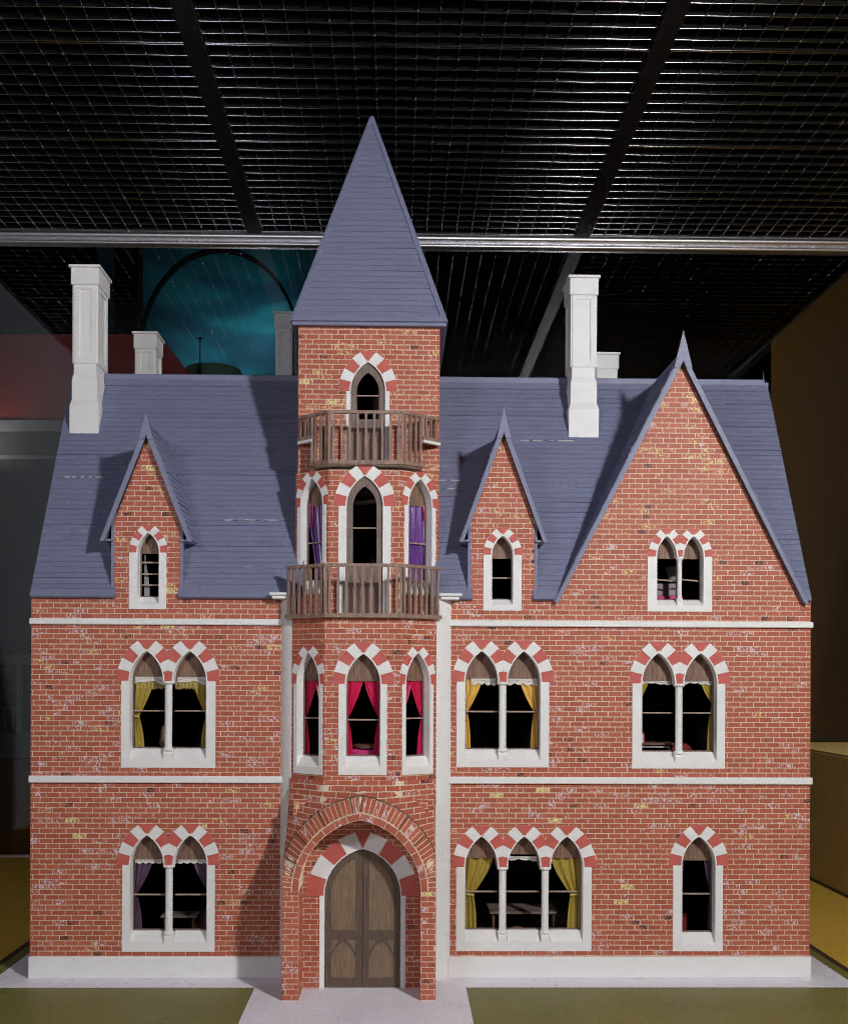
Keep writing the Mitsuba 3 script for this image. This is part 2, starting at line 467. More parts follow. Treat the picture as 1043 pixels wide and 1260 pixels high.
def window(name, fr, lancets, z0, rise, x0, x1, zb, zo, depth, tymp, bars, clip=None, wallt=14, sill_drop=12, column_r=4.5, frame_w=1.7, frame_mat='frame_wood', tymp_mat='walnut', label=None, zcut=None):
    """Builds the window as a part of the house. Returns (hole to cut in the backing, area without bricks). x0, x1: outer edges of the white surround; zo: bottom of the opening; zb: bottom of the surround."""
    key = num(f'dollhouse__{name}')
    clip = clip if clip is not None else box(-1e4, -1e4, 1e4, 1e4)
    zs = zo - sill_drop
    holes = unary_union([lancet(c, hw, z0, rise, zs) for c, hw in lancets] + [box(a[0], zs, b[0], z0 - .6) for a, b in zip(lancets[:-1], lancets[1:])])
    trims = unary_union([lancet(c, hw, z0, rise, zb, d=1.5) for c, hw in lancets])
    plate = unary_union([box(x0, zb, x1, z0), trims]).intersection(clip)
    add(f'{key}__surround', ex(plate.difference(holes), fr, -wallt, 1.1), 'white_paint')
    sol = []
    for n_, (c, hw) in enumerate(lancets):
        lo, hi = -1e4, 1e4
        if n_ > 0: lo = (lancets[n_ - 1][0] + c) / 2
        if n_ < len(lancets) - 1: hi = (lancets[n_ + 1][0] + c) / 2
        sol.append(voussoirs(key, fr, c, hw, z0, rise, depth, clip.intersection(box(lo + .1, -1e4, hi - .1, 1e4))))
    # sloping sill
    for c, hw in lancets:
        prof = [(-wallt + .2, zs - .5), (-wallt + .2, zo), (-wallt + 3, zo), (.6, zs), (.6, zs - .5)]
        l = [(c + s * (hw + .02), z, h) for s in (-1, 1) for h, z in prof]
        add(f'{key}__sill', hull(fr(np.array(l))), 'white_paint')
    # mullion columns
    for (c1, w1), (c2, w2) in zip(lancets[:-1], lancets[1:]):
        m = (c1 + c2) / 2
        k = num(f'{key}__column'); counts[k] = 0
        H = z0 - zo
        v, f = lathe([(column_r * 1.0, 0), (column_r, H - .3)], n=18)
        cap = lathe([(column_r, 0), (column_r * 1.35, .8), (column_r * 1.62, 2.0), (column_r * 1.66, 3.2), (column_r * 1.5, 4.4), (column_r * 1.3, 4.6)], n=18)
        base = lathe([(column_r * 1.2, 0), (column_r * 1.55, 1.2), (column_r * 1.5, 2.8), (column_r * 1.25, 4.0), (column_r * 1.02, 4.6)], n=18)
        off = fr.o + fr.u * m + fr.n * (-3.2)
        colm = cat([(v + off + [0, 0, zo - 1], f), (cap[0] + off + [0, 0, z0 - 4.6], cap[1]), (base[0] + off + [0, 0, zo - 2.5], base[1])])
        scene.setdefault(k, mikit.ply((colm[0] * S, colm[1]), 'white_paint', smooth=35))
        ped = hull(fr(np.array([(m + a * column_r * (1.3 if h < 0 else 1.15), z, h) for a in (-1, 1) for h, z in ((-wallt + 1, zs - .8), (-wallt + 1, zo - 2), (.2, zo - 2), (1.5, zo - 5.5), (1.5, zs - .8))])))
        add(f'{key}__pedestal', ped, 'white_paint')
    # brown wooden frame behind the opening
    fo = unary_union([lancet(c, hw + 3, z0, rise * (hw + 3) / hw, zo - 3) for c, hw in lancets] + [box(a[0], zo - 3, b[0], z0) for a, b in zip(lancets[:-1], lancets[1:])])
    fi = unary_union([lancet(c, hw - frame_w, z0, rise * (hw - frame_w) / hw, zo + min(frame_w, 2.0)) for c, hw in lancets])
    for a_, b_ in zip(lancets[:-1], lancets[1:]):
        m_ = (a_[0] + b_[0]) / 2
        fi = fi.union(box(a_[0], zo + 2, m_ - 1.6, z0 - .5)).union(box(m_ + 1.6, zo + 2, b_[0], z0 - .5))
    add(f'{key}__frame', ex(fo.difference(fi), fr, -wallt - 2.2, -wallt - .05), frame_mat)
    if tymp is not None:
        for c, hw in lancets:
            q = lancet(c, hw + 1, z0, rise * (hw + 1) / hw, zo).intersection(box(-1e4, tymp + (5 if len(lancets) == 3 and c == lancets[1][0] else 0), 1e4, 1e4))
            add(f'{key}__arch_panel', ex(q, fr, -wallt - 4.2, -wallt - 2.3), tymp_mat)
    for bz, tilt in bars:
        for c, hw in lancets:
            a = fr(np.array([[c - hw - 1, bz, -wallt - 1], [c + hw + 1, bz - tilt, -wallt - 1]]))
            add(f'{key}__glazing_bar', beam(a[0], a[1], 1.6, 1.7), 'bar_wood')
    if label: labels[key] = {'label': label}
    return plate.union(holes).buffer(.01), unary_union([plate, holes] + sol).buffer(.35)


def curtain(key_label, fr, x_out, w_top, w_tie, w_bot, ztop, ztie, zbot, side, m, depth=-19.5, folds=3, amp=1.5, name='curtain', tie=None, label_cat='curtain'):
    """One curtain panel tied back to the jamb at x_out; side = +1 when it opens towards larger u."""
    nu, nv = 26, 34
    rr = random.Random(key_label)
    ph = rr.uniform(0, 6)
    V = []
    for j in range(nv + 1):
        t = j / nv
        z = ztop + (zbot - ztop) * t
        if z > ztie:
            s = (ztop - z) / (ztop - ztie); w = w_top + (w_tie - w_top) * (s ** 1.35)
        else:
            s = (ztie - z) / (ztie - zbot + 1e-6); w = w_tie + (w_bot - w_tie) * (1 - (1 - s) ** 2)
        for i in range(nu + 1):
            u = i / nu
            a = amp * (0.5 + .5 * min(1, w / max(w_top, 1))) * math.sin(u * folds * 2 * math.pi + ph + .8 * math.sin(t * 4 + ph)) + .5 * amp * math.sin(u * 17 + t * 3 + ph)
            V.append((x_out + side * w * u, z + (.5 * math.sin(u * 9 + ph) if j == nv else 0), depth + a * .8))
    V = np.array(V)
    f = []
    for j in range(nv):
        for i in range(nu):
            p = j * (nu + 1) + i
            f += [[p, p + 1, p + nu + 2], [p, p + nu + 2, p + nu + 1]]
    k = thing(name, key_label, label_cat)
    add(f'{k}__panel', (fr(V), np.array(f)), m, smooth=True)
    if tie and w_tie > 1:
        a = fr(np.array([[x_out - side * .5, ztie + .6, depth + 1.6], [x_out + side * (w_tie + .6), ztie - .6, depth + 2.0]]))
        add(f'{k}__tie_band', beam(a[0], a[1], 1.6, 2.0), tie)
    return k


def valance(label, fr, spans, ztop, drop, wave, n, m='lace', depth=-17.6, fringe=None):
    """Lace edging hung across the window with a scalloped lower edge and small eyelets."""
    k = thing('lace_valance', label, 'valance')
    rr = random.Random(label)
    for a, b in spans:
        N = 60
        top = [(a, ztop)] + [(b, ztop)]
        low = []
        for i in range(N + 1):
            t = i / N
            low.append((b + (a - b) * t, ztop - drop * (.72 + .28 * abs(math.sin(t * math.pi * n + .6))) - wave * math.sin(t * 2 * math.pi + 1.0) + rr.uniform(-.12, .12)))
        g = Polygon(top + low).buffer(0)
        nh = int((b - a) / 2.6)
        eyes = [Polygon([(a + (i + .5) * (b - a) / nh + .62 * math.cos(q), ztop - drop * .45 - wave * math.sin((1 - (i + .5) / nh) * 2 * math.pi + 1.0) + .8 * math.sin(q)) for q in np.linspace(0, 2 * math.pi, 7)[:-1]]) for i in range(nh)]
        g = g.difference(unary_union(eyes)) if eyes else g
        add(f'{k}__edging', ex(g, fr, depth - .25, depth + .25), m)
        if fringe:
            tas = []
            for i in range(int((b - a) / 1.7)):
                x = a + 1 + i * 1.7
                tas.append(fbox(fr, x, x + .9, ztop - drop - wave - rr.uniform(3.0, 5.5), ztop - drop * .6, depth - 1.6, depth - 1.0))
            add(f'{k}__fringe', cat(tas), fringe, kind='stuff')
    return k


# ---------------------------------------------------------------- the display base, carpet and case
FLOOR = -8.0
board = thing('base_board', 'green painted board with white path under the brick dollhouse', 'display base')
add(f'{board}__board', bx(-16, 1058, -900, 640, FLOOR + .5, -.6), 'lawn_paint')
add(f'{board}__edge_moulding', bx(-24, -16.05, -900, 648, FLOOR + .5, .3, .4), 'brown_edge')
add(f'{board}__edge_moulding', bx(1058.05, 1066, -900, 648, FLOOR + .5, .3, .4), 'brown_edge')
add(f'{board}__edge_moulding', bx(-16, 1058, 640.05, 648, FLOOR + .5, .3, .4), 'brown_edge')
pathp = unary_union([box(0, -44, 1043, 610), Polygon([(321, -44.5), (321.5, -899), (570, -899), (572, -44.5)])])
add(f'{board}__path', ex(pathp, Frame((0, 0, 0), (1, 0, 0), (0, 1, 0)), -.59, -.05), 'path_paint', label='white painted path and margin round the house')
add('carpet', bx(-520, 1560, -900, 1000, FLOOR - 20, FLOOR), 'carpet_pile', kind='structure', label='mustard carpet on the case floor', category='carpet')
ck = thing('carpeted_block', 'low block covered in ribbed olive brown carpet right of the dollhouse', 'plinth')
add(f'{ck}__body', bx(1270, 1500, 150, 985, FLOOR, 236, 2.5), 'carpet_side')
add(f'{ck}__top', bx(1271, 1499, 151, 984, 236.05, 238), 'carpet_side')
add(f'{ck}__base_strip', bx(1266.5, 1270, 150, 985, FLOOR, FLOOR + 5), 'brown_edge')

case = thing('display_case', 'glass museum case with black barred louver ceiling and aluminium rail', 'display case')
CZ, CB = 1300.0, 994.0
CXL, CXR = -448.0, 1505.0
BARS = [(187, 30), (872, 30)]
for x, w in BARS:
    add(f'{case}__ceiling_bar', bx(x - w / 2, x + w / 2, -420, CB - 2, CZ - 4, CZ + 26, .8), 'bar_black')
add(f'{case}__ceiling_bar', bx(CXL - 30, CXL, -420, CB - 2, CZ - 4, CZ + 26, .8), 'bar_black')
add(f'{case}__ceiling_bar', bx(CXR, CXR + 30, -420, CB - 2, CZ - 4, CZ + 26, .8), 'bar_black')
# aluminium rail at the top of the back pane, with two ribs and a groove
def rib(y, z, r, n=9):
    return [(y - r * math.cos(t), z + r * math.sin(t)) for t in np.linspace(-math.pi / 2, math.pi / 2, n)]


rp = rib(CB - 9, CZ - 23, 4.2) + [(CB - 8, CZ - 18), (CB - 8, CZ - 15.5)] + rib(CB - 11, CZ - 8.0, 6.8) + [(CB - 11, CZ + 2), (CB + 8, CZ + 2), (CB + 8, CZ - 27)]
fr_x = Frame((CXL - 30, 0, 0), (0, 1, 0), (0, 0, 1))
add(f'{case}__rail', ex(Polygon(rp), fr_x, 0, CXR - CXL + 60), 'aluminium', smooth=40)
add(f'{case}__glass_pane', (np.array([[CXL, CB, FLOOR], [CXR, CB, FLOOR], [CXR, CB, CZ - 20], [CXL, CB, CZ - 20]], float), np.array([[0, 1, 2], [0, 2, 3]])), 'pane_glass')
add(f'{case}__bottom_rail', bx(CXL, CXR, CB - 6, CB + 8, FLOOR - 2, FLOOR + 5, .6), 'aluminium')


BP = Polygon([(-.45, .75), (.45, .75), (1.0, 10), (1.9, 20), (-1.9, 20), (-1.0, 10)])       # black blade, thicker at the top
BEAD = Polygon([(.62 * math.cos(t), .6 + .62 * math.sin(t)) for t in np.linspace(0, 2 * math.pi, 15)[:-1]])  # polished lower edge


def blade(pk, o, u, h0, h1):
    fr_ = Frame(o, u, (0, 0, 1))
    add(f'{pk}__blade', ex(BP, fr_, h0, h1), 'louver_black')
    v, f = ex(BEAD, fr_, h0, h1)
    uv = np.stack([(v - fr_.o) @ fr_.n * .01, np.arctan2((v - fr_.o) @ fr_.v - .6, (v - fr_.o) @ fr_.u)], 1)
    add(f'{pk}__blade_edge', (v, f), 'louver_bead', smooth=True, uv=uv)


PITCH = 30.3
panels = [(CXL, 187 - 15), (187 + 15, 872 - 15), (872 + 15, CXR)]
seams = {13, 23, 33}
rb = random.Random(5)
for pi, (xa, xb) in enumerate(panels):
    pk = num(f'{case}__louver_panel')
    n = int((xb - xa) / PITCH); p = (xb - xa) / n
    ny = int((CB - 14 + 420) / PITCH)
    for j in range(ny):
        y = CB - 17 - j * PITCH
        blade(pk, (xa, y, CZ + rb.uniform(-.5, .5)), (0, 1, 0), .5, xb - xa - .5)
        if j in seams:
            blade(pk, (xa, y - 5.5, CZ - .6), (0, 1, 0), .5, xb - xa - .5)
    for i in range(n + 1):
        x = xa + i * p + rb.uniform(-.4, .4)
        if i == 0: x += 3
        if i == n: x -= 3
        blade(pk, (x, -420, CZ + .9), (-1, 0, 0), 0, CB - 14 + 420)
ico = trimesh.creation.icosphere(1, 1.0)
for pi, (xa, xb) in enumerate(panels):      # small raised lugs where the blades cross, many of them worn off
    n = int((xb - xa) / PITCH); p = (xb - xa) / n
    lugs = []
    for j in range(int((CB - 14 + 420) / PITCH)):
        for i in range(n + 1):
            if rb.random() < .2: continue
            r_ = rb.uniform(.75, 1.45) * (1.5 if rb.random() < .12 else 1)
            lugs.append((np.array(ico.vertices) * [r_, r_ * rb.uniform(1.2, 5.5), r_] + [xa + i * p + rb.uniform(-.5, .5), CB - 17 - j * PITCH + rb.uniform(-2, 2), CZ + .3], np.array(ico.faces)))
    add(f'{case}__louver_lugs', cat(lugs), 'louver_joint_metal', smooth=True, kind='stuff')
add('side_wall', bx(CXL - 20, CXL - 1, -80, CB + 5, FLOOR, CZ - 5), 'gallery_blue', kind='structure', label='blue grey side wall of the display bay', category='wall')
add('side_wall', bx(CXR + 1, CXR + 20, 294, CB + 5, FLOOR, CZ - 5), 'tan_fabric', kind='structure', label='tan fabric side wall of the display bay', category='wall')

mat('gallery_blue', (.32, .38, .45), .8)
# ---------------------------------------------------------------- doll's house: setting-out
dollhouse = thing('dollhouse', 'large gothic dollhouse of red brick paper with blue grey roofs and white chimneys', 'dollhouse')
XL, XR, ZE, HB = 41.0, 1000.0, 466.0, 568.0
RY, RZ = 168.0, 779.0                     # front edge of the flat ridge
ROOF = Frame((0, -6, ZE), (1, 0, 0), (0, RY + 6, RZ - ZE))
RL = math.hypot(RY + 6, RZ - ZE)


def roofY(z): return -6 + (z - ZE) / (RZ - ZE) * (RY + 6)
def z2v(z): return (z - ZE) / (RZ - ZE) * RL


DORM = []
for (cpx, tip, apex, eave, hw, we, bpx) in ((181.6, (181, 508.6), 519.0, 664.0, 40.5, 55.0, None), (618.6, (619.2, 501.7), 516.5, 665.0, 39.5, 53.0, None)):
    cx_ = P(cpx, 600, 0)[0]
    DORM.append(dict(c=cx_, za=P(cpx, apex, -6)[1], ze=P(cpx, eave, -6)[1], hw=hw, we=we, tip=P(tip[0], tip[1], -9)[1]))
G = dict(c=P(837, 600, 0)[0], za=P(837, 432.5, -6)[1], ze=ZE - 2, hw=150, we=156.0, tip=P(837, 406.5, -9)[1])


def slope_at(d, z): return d['we'] * (d['za'] - z) / (d['za'] - d['ze'])


def dorm_poly(d):
    """Brick front of a dormer in (X, Z)"""
    zt = lambda hw: d['za'] - (d['za'] - d['ze']) * hw / d['we']
    drop = 14.5
    return Polygon([(d['c'] - d['hw'], ZE - 6), (d['c'] - d['hw'], zt(d['hw']) - drop), (d['c'], d['za'] - drop), (d['c'] + d['hw'], zt(d['hw']) - drop), (d['c'] + d['hw'], ZE - 6)])


gable_poly = Polygon([(G['c'] - G['we'] + 5, ZE - 6), (G['c'] - G['we'] + 5, ZE - .5), (G['c'], G['za'] - 11.5), (G['c'] + G['we'] - 5, ZE - .5), (G['c'] + G['we'] - 5, ZE - 6)])

LB = dict(fl=(402.0, -48.0), fr=(491.5, -48.0), bl=(361.0, -15.0), br=(536.0, -15.0))    # lower bay
MB = dict(fl=(404.0, -10.0), fr=(492.0, -10.0), bl=(361.5, 22.0), br=(539.5, 22.0))      # middle bay
TY, TX0, TX1, TZ = 28.0, 363.5, 540.0, 812.0                                            # tower shaft
BZ1, BZ2 = 440.0, 626.0                                                                 # balcony floors

holes_l, holes_r, nob_l, nob_r = [], [], [], []


def W(*a, **k):
    side = k.pop('to')
    h, nb = window(*a, **k)
    (holes_l if side == 'l' else holes_r).append(h); (nob_l if side == 'l' else nob_r).append(nb)


def X(px, py=900): return P(px, py)[0]
def Z(py, px=500): return P(px, py)[1]


def dbl(name, cs, hw, apx, apy, jy, x0, x1, by, oy, ry, ty, depth, to, label, px, **k):
    z0 = Z(jy, px)
    W(name, FRONT, [(X(c, jy), hw) for c in cs], z0, Z(apy, px) - z0 - 1.5, X(x0, jy), X(x1, jy), Z(by, px), Z(oy, px), depth, Z(ty, px), [(Z(r, px), k.pop('tilt', 0)) for r in ry] if ry else [], to=to, label=label, **k)
    return z0


dbl('window', (180.4, 233.4), 20.3, None, 799.4, 838, 149.4, 265.2, 944.8, 921.8, [875], 832.6, 16.5, 'l', 'upper left double lancet window', 207)
dbl('window', (180.8, 234.2), 20.3, None, 1026.4, 1064.4, 150.6, 264.4, 1171.2, 1147.9, [1103.6], 1060, 16.5, 'l', 'lower left double lancet window', 207)
dbl('window', (592.6, 644.6), 20.3, None, 799.6, 839, 561.8, 675.2, 943.8, 923, [876], 834.8, 16.5, 'r', 'upper double lancet window right of the tower', 618)
dbl('window', (809.8, 861.6), 20.3, None, 802, 841.2, 777.8, 891.7, 945.7, 926, [877.6], 838, 16.5, 'r', 'upper far right double lancet window', 835)
dbl('window', (592.2, 644.6, 697.2), 20.0, None, 1027.8, 1066.9, 561.3, 727.6, 1170.3, 1146.9, [1099.8], 1058.7, 16.5, 'r', 'lower triple lancet window right of the porch', 645)
dbl('window', (859.4,), 20.6, None, 1027.9, 1064.8, 827.8, 888.9, 1170.4, 1150, [1102.6], 1061.5, 16.5, 'r', 'single lancet window at the lower right', 859)
dbl('window', (820.2, 853.0), 12.3, None, 658, 685, 796.5, 875.6, 752.4, 737.8, [711.5], 686, 11, 'r', 'small double lancet window in the right gable', 836, column_r=2.9, sill_drop=7, frame_w=1.2, tilt=2.2)
dbl('window', (182.6,), 13.0, None, 653.9, 679.8, 159.1, 204.7, 749.4, 733.9, [690.6, 705, 718.7], 679.5, 11, 'l', 'small lancet window of the left dormer', 182, sill_drop=9, frame_w=1.6)
dbl('window', (618.2,), 13.0, None, 657.5, 682.7, 594.7, 641.5, 751.3, 737, [709.8], 685.8, 11, 'r', 'small lancet window of the right dormer', 618, sill_drop=7, frame_w=1.2)

# --- main walls
ZP = 26.0
XPL, XPR = 346.0, 554.0
left_poly = unary_union([box(XL, 0, XPL + 10, ZE), dorm_poly(DORM[0])])
right_poly = unary_union([box(XPR - 10, 0, XR, ZE), dorm_poly(DORM[1]), gable_poly])
HL, HR, NL, NR = map(unary_union, (holes_l, holes_r, nob_l, nob_r))
kl = add('dollhouse__left_wall', ex(left_poly.difference(HL), FRONT, -14, 0), 'mortar', label='brick papered front wall left of the tower')
kr = add('dollhouse__right_wall', ex(right_poly.difference(HR), FRONT, -14, 0), 'mortar', label='brick papered front wall right of the tower, with the large gable')
Z1, Z2 = 243.2, 436.3
bands = unary_union([box(0, 0, 1100, ZP), box(0, Z1 - 4.2, 1100, Z1 + 4.2), box(0, Z2 - 3.9, 1100, Z2 + 3.9)])
bricks(kl, left_poly.intersection(box(XL, 0, XPL, 2000)).difference(NL.union(bands)), FRONT, u0=3, v0=1.2)
bricks(kr, right_poly.intersection(box(XPR, 0, XR, 2000)).difference(NR.union(bands)), FRONT, u0=8, v0=2.0)


def course(x0, x1, z, hgt, name):
    prof = Polygon([(0, z - hgt / 2), (3.6, z - hgt / 2), (4.4, z - hgt / 2 + 1), (4.4, z + hgt / 2 - 1), (3.6, z + hgt / 2), (0, z + hgt / 2)])
    add(name, ex(prof, Frame((x0, 0, 0), (0, -1, 0), (0, 0, 1)), -(x1 - x0), 0), 'white_paint')


course(XL - 1, XPL + 2, Z1, 8.4, 'dollhouse__string_course'); course(XL - 1, XPL + 2, Z2, 7.4, 'dollhouse__string_course')
course(XPR - 2, XR + 1.6, Z1, 8.4, 'dollhouse__string_course'); course(XPR - 2, XR + 1.6, Z2, 7.4, 'dollhouse__string_course')
add('dollhouse__plinth', bx(XL - 1, XPL + 2, -4.5, 10, 0, ZP, .8), 'white_paint')
add('dollhouse__plinth', bx(XPR - 2, XR + 1, -4.5, 10, 0, ZP, .8), 'white_paint')
# side and rear walls, deck and floors
ends = Polygon([(0, 0), (0, ZE), (RY - 2, RZ - 14), (HB - RY + 2, RZ - 14), (HB, ZE), (HB, 0)])
frl = Frame((XL, HB, 0), (0, -1, 0), (0, 0, 1)); frr = Frame((XR, 0, 0), (0, 1, 0), (0, 0, 1))
endl = Polygon([(HB - a, b) for a, b in ends.exterior.coords])
ke = add('dollhouse__end_wall', ex(endl.intersection(box(0, 0, HB - .1, 900)), frl, -4, -.02), 'mortar')
bricks(ke, endl.intersection(box(2, 26, HB - 1, 462)), frl, vis=False)
ke = add('dollhouse__end_wall', ex(ends.intersection(box(.1, 0, HB, 900)), frr, -4, -.02), 'mortar')
bricks(ke, ends.intersection(box(1, 26, HB - 2, 462)), frr, vis=False)
add('dollhouse__back_wall', bx(XL + 4, XR - 4, HB - 4, HB - .1, 0, ZE), 'mortar')
add('dollhouse__flat_roof', bx(XL, XR, RY - 2, HB - RY, RZ - 8, RZ + 1), 'roof_paint')
rb_ = Frame((0, HB + 6, ZE), (-1, 0, 0), (0, -(RY + 6), RZ - ZE))
add('dollhouse__rear_roof', ex(box(-XR, 0, -XL, RL), rb_, -3, 0), 'roof_paint')
for z in (4, Z1 - 5, Z2 + 6):
    add('dollhouse__floor', bx(XL + 4, XR - 4, 16.5, HB - 5, z - 6, z), 'interior_floor')
add('dollhouse__room_wall', cat([bx(XL + 4.5, XR - 4.5, 215, 219, 0, RZ - 12)] + [bx(x, x + 3, 17, 214, 0, z) for x, z in ((330, 440), (566, 440), (770, 440), (356, 440), (542, 440))]), 'interior')
add('dollhouse__room_wall', cat([bx(XL + 4.2, XL + 5.2, 17, 214, 0, 440), bx(XR - 5.2, XR - 4.2, 17, 214, 0, 440)]), 'interior')

# --- main roof
def dcut(d, grow=0.0):
    zt = d['za'] - (d['za'] - d['ze']) * d['hw'] / d['we'] - 13
    return Polygon([(d['c'] - d['hw'] + 2, -20), (d['c'] - d['hw'] + 2, z2v(zt)), (d['c'], z2v(d['za'] - 14)), (d['c'] + d['hw'] - 2, z2v(zt)), (d['c'] + d['hw'] - 2, -20)])


gcut = Polygon([(G['c'] - G['we'] + 6, -20), (G['c'] - G['we'] + 6, z2v(ZE)), (G['c'], z2v(min(G['za'] - 8, RZ))), (G['c'] + G['we'] - 6, z2v(ZE)), (G['c'] + G['we'] - 6, -20)])
kroof = num('dollhouse__main_roof')
reg_l = box(XL, 0, 372, RL - 15).difference(dcut(DORM[0]))
reg_r = box(532, 0, XR - 1, RL - 15).difference(unary_union([dcut(DORM[1]), gcut]))
back = unary_union([box(XL, 0, 372, RL), box(532, 0, XR - 1, RL), box(372, z2v(640), 532, RL)]).difference(unary_union([dcut(DORM[0]), dcut(DORM[1]), gcut]))
scene[kroof] = mikit.ply(tuple(np.asarray(a) * (S if i == 0 else 1) for i, a in enumerate(ex(back, ROOF, -3, -.2))), 'roof_paint')
fasc = 11.0
strips(kroof, ROOF, reg_l.intersection(box(0, fasc, 1100, RL)), 8.1, 3, nmean=230)
strips(kroof, ROOF, reg_r.intersection(box(0, fasc, 1100, RL)), 8.1, 4, nmean=230)
add(f'{kroof}__eaves_board', ex(reg_l.intersection(box(0, 0, 1100, fasc)), ROOF, -.5, 1.2), 'roof_paint')
add(f'{kroof}__eaves_board', ex(reg_r.intersection(box(0, 0, 1100, fasc)), ROOF, -.5, 1.2), 'roof_paint')
for a, b in ((XL + 1, 372), (532, XR - 6)):
    add(f'{kroof}__ridge_band', ex(box(a, RL - 14.8, b, RL - 1), ROOF, -.4, 2.0), 'roof_paint')
    add(f'{kroof}__ridge_cap', bx(a, b, RY - 4.5, RY + 6, RZ - 4, RZ + 5, 1.2), 'roof_paint')
# rubbed joints where the lower roof panel meets the upper one
for x0, x1, py in ((71, 128, 588), (275, 296, 641), (300, 342, 641), (541, 566, 592), (541, 560, 602), (640, 705, 543)):
    z = Z(py, (x0 + x1) / 2)
    q = P((x0 + x1) / 2, py, 60)
    for _ in range(6):
        q = P((x0 + x1) / 2, py, roofY(q[1]))
    Yp = roofY(q[1])
    a, b = P(x0, py, Yp)[0], P(x1, py, Yp)[0]
    add(f'{kroof}__worn_joint', ex(box(a, z2v(q[1]) - .45, b, z2v(q[1]) + .45), ROOF, 1.0, 2.3), 'worn_edge')
# gable end finial at the right end of the ridge
add(f'{kroof}__end_spike', hull([(XR - 5, RY - 4, RZ - 14), (XR - 2, RY - 4, RZ - 16), (XR - 2, RY + 4, RZ - 16), (XR - 5, RY + 4, RZ - 14), (XR - 7, RY, RZ + 18)]), 'roof_paint')


# --- dormers and gable roofs
def gabled(key, d, ridge_z_for_back, yF=-7.0, cheeks=True, seed=1, prio=0, board_h=17.0):
    c, we, za, ze = d['c'], d['we'], d['za'], d['ze']
    L = math.hypot(we, za - ze)
    yb0, yb1 = max(roofY(ze) + 3, yF + 4), min(roofY(za) + 4, RY + 6)
    for s in (-1, 1):
        if s < 0:
            fr = Frame((c - we, yb1, ze), (0, -1, 0), (we, 0, za - ze)); lo = lambda y: yb1 - y
        else:
            fr = Frame((c + we, yF, ze), (0, 1, 0), (-we, 0, za - ze)); lo = lambda y: y - yF
        reg = Polygon([(lo(yF), 0), (lo(yb0), 0), (lo(yb1), L), (lo(yF), L)])
        kk = f'{key}__slope'
        add(kk, ex(reg, fr, -3, -.2), 'roof_paint')
        strips(key, fr, reg, 8.0, seed + s, thick=1.5, nmean=130, prio=prio if s == (1 if c < 489 else -1) else 2)
    # bargeboards: flat boards along the front edges
    for s in (-1, 1):
        k_ = (za - ze) / we; w_ = board_h / k_
        q = Polygon([(c + s * (we + 1.0), ze - k_), (c, za), (c, za - board_h), (c + s * (we - w_ + 2), ze - k_ + 1)]).buffer(0)
        add(f'{key}__bargeboard', ex(q, FRONT, 7.2, 9.6), 'roof_paint')
    t = d['tip']; k_ = (za - ze) / we
    bw = {17.0: 8.6, 13.0: 11.0}[board_h]; fz = za - k_ * bw + 1
    iw = bw - board_h / k_
    q = Polygon([(c, t), (c + bw, fz), (c + max(iw, 1.2), fz - .5), (c, za - board_h + 1.0), (c - max(iw, 1.2), fz - .5), (c - bw, fz)]) if iw > 1 else Polygon([(c, t), (c + bw, fz), (c + 1.8, fz), (c, fz + 4), (c - 1.8, fz), (c - bw, fz)])
    add(f'{key}__finial', ex(q, FRONT, 9.7, 11.6), 'roof_paint')
    rc = hull([(c - 2.6, yF, za - 3), (c + 2.6, yF, za - 3), (c, yF, za + 2.0), (c - 2.6, yb1 - 1, za - 3), (c + 2.6, yb1 - 1, za - 3), (c, yb1 - 1, za + 2.0)])
    add(f'{key}__ridge_cap', rc, 'roof_paint')
    if cheeks:
        zt = za - (za - ze) * d['hw'] / we - 3
        for s in (-1, 1):
            x = c + s * d['hw']
            fr = Frame((x, 0, 0), (0, 1, 0), (0, 0, 1)) if s > 0 else Frame((x, 0, 0), (0, -1, 0), (0, 0, 1))
            m = 1 if s > 0 else -1
            q = Polygon([(m * 0.0, ZE - 2), (m * 0.0, zt), (m * (roofY(zt) + 4), zt), (m * 4, ZE - 2)]).buffer(0)
            add(f'{key}__cheek', ex(q, fr, -2.5, 0), 'roof_paint')
            strips(key, fr, q.buffer(-.05), 9.0, seed + 7, thick=1.2, nmean=60, prio=3)
            # edge board of the cheek seen from the front
            add(f'{key}__corner_board', bx(*sorted((x + s * .05, x + s * 3.4)), -1.0, 3.0, ZE - 1, zt - 6), 'roof_paint')
            # soffit, in shade below the overhang
            xs = sorted((x + s * .5, c + s * (we - 1)))
            add(f'{key}__soffit', bx(xs[0], xs[1], -5, roofY(ze) + 2, ze - 1.5, ze + 1), 'roof_paint')


gabled('dollhouse__dormer', DORM[0], 0, seed=20)
labels['dollhouse__dormer'] = {'label': 'gabled brick dormer on the left roof'}
gabled('dollhouse__dormer_001', DORM[1], 0, seed=30)
labels['dollhouse__dormer_001'] = {'label': 'gabled brick dormer on the right roof'}
gabled('dollhouse__gable_roof', G, 0, cheeks=False, seed=40, prio=1, board_h=13.0)


